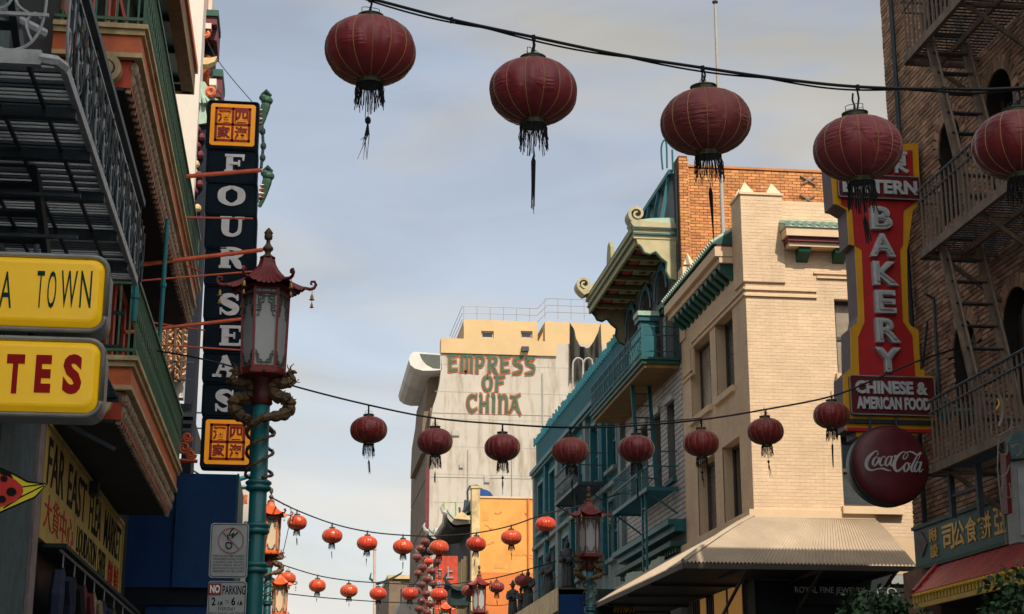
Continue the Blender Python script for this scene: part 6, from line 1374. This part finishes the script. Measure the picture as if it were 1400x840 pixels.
t, SFm, a, b = street_sign(285,341,716,790,'worn silver sign with a faded pink no bird feeding circle on the near lamp post')
def sgn(px, py): p = on(px, py, Y=14.86); return (p.x, p.z)
c = sgn(316,739); r_ = .11
build('prohibition_ring', MB().tube([(c[0]+r_*math.cos(k*.3), 14.855, c[1]+r_*math.sin(k*.3)) for k in range(22)], .006, 5).tube([(c[0]-r_*.7,14.853,c[1]+r_*.7),(c[0]+r_*.7,14.853,c[1]-r_*.7)], .005, 5), M('faded_pink_ink',(.42,.20,.19),.6), t)
def ink(par, pts, r=.0045, mat=m_blackink): build('drawing', MB().tube(cr([(*sgn(*p),) for p in pts],3) and [(q[0],14.851,q[1]) for q in cr([sgn(*p) for p in pts],3)], r, 5), mat, par)
ink(t, [(313,733),(316,726),(320,722)]); ink(t, [(315,733),(320,729),(317,736),(325,728)]); ink(t, [(311,731),(312,738)]); ink(t, [(309,743),(313,742),(317,744),(316,749),(311,750),(309,746),(309,743)])
words = ['PLEASE DO NOT FEED THE BIRDS','FEEDING BIRDS IN PUBLIC PLACES','IS UNLAWFUL AND CREATES A','HEALTH NUISANCE  FINE UP TO','SAN FRANCISCO HEALTH CODE','DEPARTMENT OF PUBLIC WORKS']
for i, s in enumerate(words): u = sgn(291,762+i*4.2-(.5)); v = sgn(334,759.3+i*4.2); mb = MB(); text(mb, s, SFm, u[0], v[0], u[1], v[1], .001, .0, lift=.001); build('small_print', mb, m_blackink, t)
t, SFm, a, b = street_sign(282,338,795,853,'white no parking sign with a dark red corner below the bird feeding sign')
u = sgn(284,814); v = sgn(303,798); build('red_corner', MB().box(u[0],v[0],14.856,14.859,u[1],v[1]), M('sign_red',(.22,.03,.035),.5), t)
for s, x0, x1, y0, y1, mt, of in (('NO',287,301,800,811,m_white,.04),('PARKING',304,336,801,813,m_blackink,.02),('2',289,295,817,828,m_blackink,.03),('A.M.',297,305,822,828,m_blackink,.02),('TO',308,313,821,825,m_blackink,0),('6',316,322,817,828,m_blackink,.03),('A.M.',324,332,822,828,m_blackink,.02),('EVERYDAY',298,322,830.5,835,m_blackink,0),('INCLUDING HOLIDAYS',286,334,837.5,842,m_blackink,0)):
    u = sgn(x0,y1); v = sgn(x1,y0); mb = MB(); text(mb, s, SFm, u[0], v[0], u[1], v[1], .001, of, lift=.006 if s == 'NO' else .001); build('lettering', mb, mt, t)

# ================================================================== LANTERNS
def make_lantern(label, grp, sm, seed, bead=False, tl=.33, fr=.31, lo=20):
    rnd = random.Random(seed); t = thing('lantern', label, 'lantern', (0,0,0), grp)
    def B(name, mb, mat, **k): return build(name, mb, mat, t, local=True, **k)
    n = 14; q = 6; nv = 18; sq = [rnd.uniform(.97,1.03) for _ in range(n)]
    def P(u, v, pil=True):
        k = u*n; f = k-math.floor(k); ph = -math.pi/2+math.pi*(.055+.89*v)
        c, s = math.cos(ph), math.sin(ph); ex = .86
        r = .5*abs(c)**ex; z = .362*(abs(s)**.93)*(1 if s > 0 else -1)
        if pil: r *= .965+.035*math.sin(math.pi*f)**.7*sq[int(k) % n]
        wob = 1+.022*math.sin(u*2*math.pi*2+seed)+.014*math.sin(u*2*math.pi*3+seed*2+v*3)-.05*math.exp(-((u-(seed*.37)%1)**2/.004+(v-.55)**2/.03))
        a = u*2*math.pi+.05*math.sin(seed); return (r*wob*math.cos(a), r*wob*math.sin(a), z)
    B('silk_shade', MB().sheet(P, n*q, nv), sm, smooth=True)
    mb = MB()
    for k in range(n): mb.tube([V3(P(k/n, j/14, True))*1.004 for j in range(15)], .0055, 4)
    B('rib_wires', mb, m_rib)
    B('top_collar', MB().lathe([(.13,.335),(.152,.34),(.152,.352),(.143,.36),(.143,.40),(.152,.408),(.152,.42),(.12,.42)], 20), m_collar)
    B('bottom_collar', MB().lathe([(.12,-.41),(.15,-.41),(.15,-.395),(.142,-.385),(.142,-.35),(.155,-.34),(.155,-.328),(.12,-.32)], 20), m_collar)
    B('wire_handle', MB().tube([(-.10,0,.42),(-.10,0,.52),(-.06,0,.53),(.06,0,.53),(.10,0,.52),(.10,0,.42)],.0045,5).tube([(-.1,.02,.47),(.1,.02,.47)],.003,4).tube([(0,-.05,.42),(0,-.03,.5),(0,.03,.5),(0,.05,.42)],.0045,5).tube([(0,0,.42),(-.01,.01,.5),(.012,0,.58),(0,0,.66)],.012,5), m_iron)
    mb = MB()
    for k in range(64):
        a = k*2*math.pi/64+rnd.uniform(-.03,.03); l = fr*rnd.uniform(.55,1.05); r0 = .142+rnd.uniform(-.006,.006); wv = rnd.uniform(-.03,.035); p = []
        for j in range(5): f = j/4; p.append((math.cos(a+wv*f*3)*(r0+.02*f+.008*math.sin(j*2+k)), math.sin(a+wv*f*3)*(r0+.02*f+.008*math.cos(j*2+k)), -.40-l*f))
        mb.tube(p, .0052, 3)
    B('fringe', mb, m_fringe)
    z0 = -.40-fr*.2; off = rnd.uniform(-.05,.05)
    mb = MB().tube([(0,0,-.41),(off*.3,0,-.41-fr-.08)], .0035, 4)
    if bead:
        zt = -.41-fr-.08; mb.blob((off*.3,0,zt-.03),.035,.035,.045,8,6)
        for k in range(8): mb.tube([(off*.3,0,zt-.06),(off*.3+rnd.uniform(-.03,.02),rnd.uniform(-.02,.02),zt-.2),(off*.3-.06+rnd.uniform(-.05,.06),0,zt-.2-rnd.uniform(.05,.3))],[.008,.005,.002],4)
    else:
        zt = -.41-fr-.06
        for k in range(lo//2): x = rnd.uniform(-.022,.022); mb.tube([(off*.3,0,zt),(off*.3+x,rnd.uniform(-.02,.02),zt-.06),(off+x*1.6,0,zt-tl*rnd.uniform(.8,1.1))],[.011,.0085,.004],4)
    B('tassel', mb, m_fringe)
    return t
KA = make_lantern('a','g',m_silk,1,True,.3); KB = make_lantern('b','g',m_silk,2,False,.62); KC = make_lantern('c','g',m_silk,3,False,.36,.36); KD = make_lantern('d','g',m_silkorange,4,False,.36,.26)
KX = make_lantern('x','g',silk('dark_maroon_silk',(.13,.016,.018),(.07,.01,.012)),8,False,.2,.2)
KF = make_lantern('f','g',m_silk,6,True,.4,.28); KG = make_lantern('h','g',m_silk2,11,False,.55,.3); KH = make_lantern('i','g',m_silk2,13,False,.3,.34)
KE = make_lantern('e','g',m_silkorange,5,False,.22,.22)
used = set()
def put(proto, px, py, dpt, wpx, label, grp, rot=0, tilt=(0,0)):
    o = proto if proto.name not in used else tree_copy(proto); used.add(proto.name)
    if o is not proto: pass
    s = wpx*dpt/FPX; o.location = dep(px, py, dpt); o.scale = (s, s, s); o.rotation_euler = (tilt[0]+random.uniform(-.045,.045), tilt[1]+random.uniform(-.05,.05), rot); o['label'] = label; o['group'] = grp; return o
# copies must be made before prototypes are moved: hold a clean template list
TPL = [(KA,'A'),(KB,'B'),(KC,'C'),(KD,'D'),(KE,'E')]
G1 = 'large maroon lanterns on the nearest cable'
put(KA,506,70,9.15,124,'big maroon lantern at the upper left of the sky with a beaded tassel',G1,.2,(0,.01))
put(KB,729,126,9.15,121,'big maroon lantern above the Empress building, long forked tassel hanging in open sky',G1,.75,(.02,0))
put(KG,965,167,9.15,122,'big maroon lantern in front of the pale flagpole',G1,1.4,(0,-.02))
put(KH,1173,203,9.15,120,'big maroon lantern covering the top left corner of the bakery sign',G1,2.6,(-.02,.02))
put(KF,1393,199,9.15,124,'big maroon lantern cut off by the right edge of the picture',G1,2.1)
G2 = 'maroon lanterns on the second cable'
for i, (px, py, lab, k) in enumerate(((504,588,'maroon lantern of the second cable alone against the sky right of the near lamp post',KC),(595,604,'maroon lantern at the left edge of the white Empress wall',KH),(687,612,'maroon lantern on the white Empress wall below the word China',KA),(780,617,'maroon lantern overlapping the left end of the teal building',KG),(870,614,'maroon lantern in front of the ladder under the green balcony',KB),(959,606,'maroon lantern in front of the shaded windows of the cream building',KF),(1047,590,'maroon lantern against the sunlit cream brick wall',KA),(1137,568,'maroon lantern touching the left edge of the bakery sign',KB))):
    put(k,px,py,22.5,50.5,lab,G2,.5*i+.3,(.02*math.sin(i*2),.03*math.cos(i*3)))
G3 = 'orange red lanterns on the third cable'
for i, (px, py, dd, lab) in enumerate(((406,715,40,'sunlit orange red lantern nearest the lamp post on the third cable'),(454,733,41,'second orange red lantern from the left on the third cable'),(502,743,41,'third orange red lantern from the left, just left of the far flagpole'),(551,748,41,'orange red lantern against the sky touching the Empress building edge'),(600,749,41,'orange red lantern in front of the grey swept pagoda eaves'),(651,744,41,'orange red lantern in front of the tan corner pillar of the orange building'),(699,735,41,'orange red lantern in the middle of the bright orange wall'),(746,717,41,'orange red lantern at the left edge of the teal building'))):
    put(KD,px,py,dd,28,lab,G3,.7*i,(.03*math.sin(i),.04*math.cos(2*i)))
G4 = 'small lanterns on the fourth cable'
for i, (px, py, lab, k) in enumerate(((393,791,'small orange red lantern overlapping the lamps at the left end of the fourth cable',KE),(434,801,'small orange red lantern second from left on the fourth cable',KE),(477,808,'small orange red lantern third from left on the fourth cable',KE),(517,812,'small orange red lantern beside the base of the far flagpole',KE),(560,812,'small orange red lantern in front of the distant swept gable',KE),(600,813,'small orange red lantern just above the tiny orange street lamp',KE),(641,808,'small dark maroon lantern left of the small dark street lamp',KC),(679,803,'small dark maroon lantern on the lower part of the orange wall',KC),(714,794,'small dark maroon lantern in front of the ledge statues',KC))):
    put(k,px,py,50,24 if k is KE else 21,lab,G4,.9*i)
# column of small lanterns stacked under the far pagoda roof
G5 = 'lanterns bunched in a hanging column left of the red vertical sign'
spots = [(581,741),(575,750),(590,752),(570,762),(583,765),(597,768),(578,776),(590,781),(572,784),(584,792),(576,800),(592,798),(570,808),(583,812),(576,822),(588,826),(573,833),(584,838)]
for i, (px, py) in enumerate(spots):
    row = ['topmost','second','third','fourth','fifth','sixth','seventh','eighth','ninth','tenth','eleventh','twelfth','thirteenth','fourteenth','fifteenth','sixteenth','second lowest','lowest'][i]; side = 'left' if px < 579 else 'right' if px > 586 else 'centre'
    put(KX,px,py,70+i%3,13,f'{row} tiny lantern downwards in the bunched column by the red vertical sign, {side} side',G5,i)
put(KE,586,768,62,13,'tiny bright orange lantern with yellow tassel beside the bunched lantern column',G4)

# ================================================================== CABLES
def cable(pts, r, label, extra=None):
    P_ = cr([tuple(p) for p in pts], 8); t = thing('cable', label, 'cable', tuple(P_[0]))
    build('strand', MB().tube(P_, r, 5), m_cable, t)
    if extra: build('second_strand', MB().tube([V3(p)+V3((0,.01,-extra*abs(math.sin(i*.23)))) for i, p in enumerate(P_)], r*.6, 5), m_cable, t)
    return t
d1 = 9.15
tc1 = cable([dep(330,-55,d1),dep(420,-24,d1),dep(505,-2,d1),dep(617,27,d1),dep(729,51,d1),dep(845,75,d1),dep(960,93,d1),dep(1065,108,d1),dep(1172,119,d1),dep(1290,122,d1),dep(1400,120,d1),dep(1640,100,12)], .0095, 'thick black cable sagging across the top of the picture holding the big lanterns', .018)
for k, (px, py) in enumerate(((617,27),(729,51),(960,93),(1172,119),(505,-2),(1290,122))): build('cable_clip', MB().tube([dep(px,py-3,d1),dep(px+1,py+5,d1)],.012,6), m_cable, tc1)
mb = MB()
for px, py, q in ((506,14,-2),(729,72,51),(962,113,93),(1172,150,119),(1393,146,120)): mb.tube([dep(px-1,q,d1),dep(px+2,(q+py)/2,d1),dep(px,py,d1)],.006,5)
build('lantern_hooks', mb, m_cable, tc1)
d2 = 22.5
tc2 = cable([on(215,480,X=-2.1),dep(267,489,d2-.5),dep(330,505,d2),dep(405,529,d2),dep(504,554,d2),dep(595,572,d2),dep(687,580,d2),dep(780,585,d2),dep(870,582,d2),dep(959,574,d2),dep(1047,560,d2),dep(1137,542,d2),dep(1200,517,d2),dep(1260,492,d2),on(1330,470,X=9.38)], .013, 'second black cable crossing the street in front of the buildings with maroon lanterns')
mb = MB()
for px, py, q in ((504,569,554),(595,584,572),(687,592,580),(780,597,585),(870,594,582),(959,585,574),(1047,570,560),(1137,547,542)): mb.tube([dep(px,q,d2),dep(px,py,d2)],.012,5)
build('lantern_hooks', mb, m_cable, tc2)
tc2b = cable([dep(687,580,d2),dep(780,584,d2-.05),dep(870,579,d2-.05),dep(959,572,d2)], .008, 'thin slack wire running beside the second lantern cable')
d3 = 41
tc3 = cable([on(370,680,Y=33.7),dep(406,698,40),dep(454,716,d3),dep(502,727,d3),dep(551,732,d3),dep(600,733,d3),dep(651,729,d3),dep(699,719,d3),dep(746,703,d3),dep(800,690,42),on(870,668,X=9.35)], .018, 'third cable with orange lanterns running from the sunlit lamp to the teal building')
mb = MB()
for px, py, q in ((406,704,698),(454,722,716),(502,732,727),(551,737,732),(600,738,733),(651,733,729),(699,724,719),(746,706,703)): mb.tube([dep(px,q,d3 if px > 410 else 40),dep(px,py,d3 if px > 410 else 40)],.016,5)
build('lantern_hooks', mb, m_cable, tc3)
tc4 = cable([on(384,772,Y=46),dep(434,787,50),dep(477,794,50),dep(517,797,50),dep(560,799,50),dep(600,800,50),dep(641,796,50),dep(679,790,50),dep(714,781,50),dep(760,768,52)], .018, 'fourth cable with small lanterns low in the picture between the distant lamps')
mb = MB()
for px, py, q in ((434,792,787),(477,799,794),(517,803,797),(560,803,799),(600,804,800),(641,801,796),(679,796,790),(714,787,781)): mb.tube([dep(px,q,50),dep(px,py,50)],.014,5)
build('lantern_hooks', mb, m_cable, tc4)
cable([dep(392,812,60),dep(450,818,62),dep(520,823,64),dep(600,826,66)], .02, 'faint distant wire below the fourth lantern cable')
cable([on(387,690,Y=33.7),on(398,700,Y=34),on(386,760,Y=34)], .008, 'thin vertical guy wire beside the sunlit orange lamp')
cable([on(258,0,Y=34)+V3((0,0,.3)),on(290,70,Y=34),on(345,140,Y=34)], .01, 'thin wire slanting behind the top of the navy sign')
cable([on(640,822,Y=60),on(700,825,Y=58),on(800,760,Y=50),on(905,640,Y=42)], .012, 'thin dark wire climbing from the statues towards the ornate building')

# ================================================================== TREES
def street_tree(x, y, top, spread, label, seed, n=5200, low=1.7):
    rnd = random.Random(seed); t = thing('street_tree', label, 'tree', (x,y,0), 'small street trees on the right pavement')
    build('trunk', MB().tube([(x,y,0),(x+.04,y,.9),(x,y+.03,low+.2)], [.09,.07,.055], 8), m_bark, t, smooth=True)
    mb = MB(); tips = []
    for k in range(11):
        a = rnd.uniform(0,6.28); r_ = spread*rnd.uniform(.35,.9); z = rnd.uniform(low+.3, top-.25); p = V3((x+r_*math.cos(a), y+r_*math.sin(a), z)); tips.append((p, rnd.uniform(.24,.5)))
        mb.tube([(x,y,low), ((x+p.x)/2, (y+p.y)/2, low+(z-low)*.6), p], [.035,.022,.008], 5)
    build('limbs', mb, m_bark, t)
    mb = MB()
    for k in range(n):
        p, rr_ = tips[rnd.randrange(len(tips))]
        d = V3((rnd.gauss(0,1), rnd.gauss(0,1), rnd.gauss(0,.75))).normalized(); q = p+d*rr_*rnd.uniform(.35,1.0)**.5
        if q.z > top: continue
        l = rnd.uniform(.03,.10); u = V3((rnd.gauss(0,1),rnd.gauss(0,1),rnd.gauss(0,.6)-.3)).normalized(); v = u.cross(V3((rnd.gauss(0,1),rnd.gauss(0,1),1))).normalized()*l*.34
        mb.add([q, q+u*l*.5+v, q+u*l, q+u*l*.5-v], [(0,1,2,3)])
    build('crown', mb, m_leaf, t)
q = on(1205,800,Y=15.5); street_tree(q.x, 15.5, q.z+.0, .50, 'dark leafy street tree top in front of the jewelry shop fascia', 3)
q = on(1390,770,Y=13.5); street_tree(q.x+.28, 13.5, q.z+.02, .46, 'dark leafy street tree at the lower right corner over the red tiled awning', 5)

# ================================================================== NEON BRACKET AT THE RIGHT EDGE
nn = thing('neon_bracket_sign', 'weathered neon tube sign with grey scrolled housing at the right edge of the picture', 'sign', tuple(on(1375,650,Y=17)))
def T(pts, r, mat, nm, Y_=17): return build(nm, MB().tube(cr([tuple(on(x_,y_,Y=Y_)) for x_, y_ in pts],4), r, 6), mat, nn)
build('sign_edge', MB().ext([on(x_,y_,Y=17.1) for x_, y_ in ((1375,618),(1381,618),(1384,702),(1378,702))], (0,.15,0)), m_plate, nn)
build('sign_housing', MB().ext([on(x_,y_,Y=17.2) for x_, y_ in ((1383,632),(1470,620),(1480,735),(1390,742))], (0,.2,0)), m_signrim, nn)
build('housing_panel', MB().ext([on(x_,y_,Y=17.18) for x_, y_ in ((1391,641),(1470,630),(1480,725),(1396,732))], (0,.019,0)), m_alu, nn)
build('scroll_top', MB().ext([on(x_,y_,Y=17.15) for x_, y_ in ((1383,628),(1380,605),(1386,593),(1396,588),(1410,590),(1450,600),(1470,622))], (0,.15,0)), m_plaster, nn)
T([(1356,582),(1355,592),(1362,597),(1372,592),(1381,586),(1384,574),(1377,570)], .009, m_neongrey, 'neon_tube')
T([(1366,540),(1370,552),(1371,568),(1366,584)],.02, m_neongrey, 'neon_support')
T([(1362,560),(1366,552),(1364,546)], .008, m_goldch, 'yellow_bead')
T([(1366,600),(1365,618),(1376,622),(1377,608)], .008, m_neongrey, 'neon_tube'); T([(1362,640),(1367,652),(1376,648),(1380,636)], .008, m_neongrey, 'neon_tube')
T([(1372,655),(1370,675),(1382,680),(1380,660)], .008, m_neongrey, 'neon_tube'); T([(1366,600),(1364,640),(1370,700),(1376,745)], .008, m_neongrey, 'neon_tube')
T([(1383,590),(1386,584),(1394,586)], .008, m_neongrey, 'neon_tube'); T([(1382,612),(1392,608),(1396,618),(1390,624)], .008, m_neongrey, 'neon_tube')
o = build('satellite_lamp', MB().blob(on(1293,562,Y=21.8),.10,.1,.2,8,6).tube([on(1296,563,Y=21.8),on(1340,562,Y=21)],.05,6), m_tealtrim); tag(o, 'small teal wall lamp on a horizontal arm beside the bakery sign', 'lamp')
o = build('wall_conduit', MB().tube([on(1256,470,X=9.36),on(1262,500,X=9.34),on(1268,440,X=9.34)],.02,5).tube([(9.33,22.9,6.6),(9.33,22.85,8.2),(9.2,22.8,8.25)],.025,6), m_iron); tag(o, 'dark bent conduit on the brown brick wall beside the bakery sign', 'conduit')
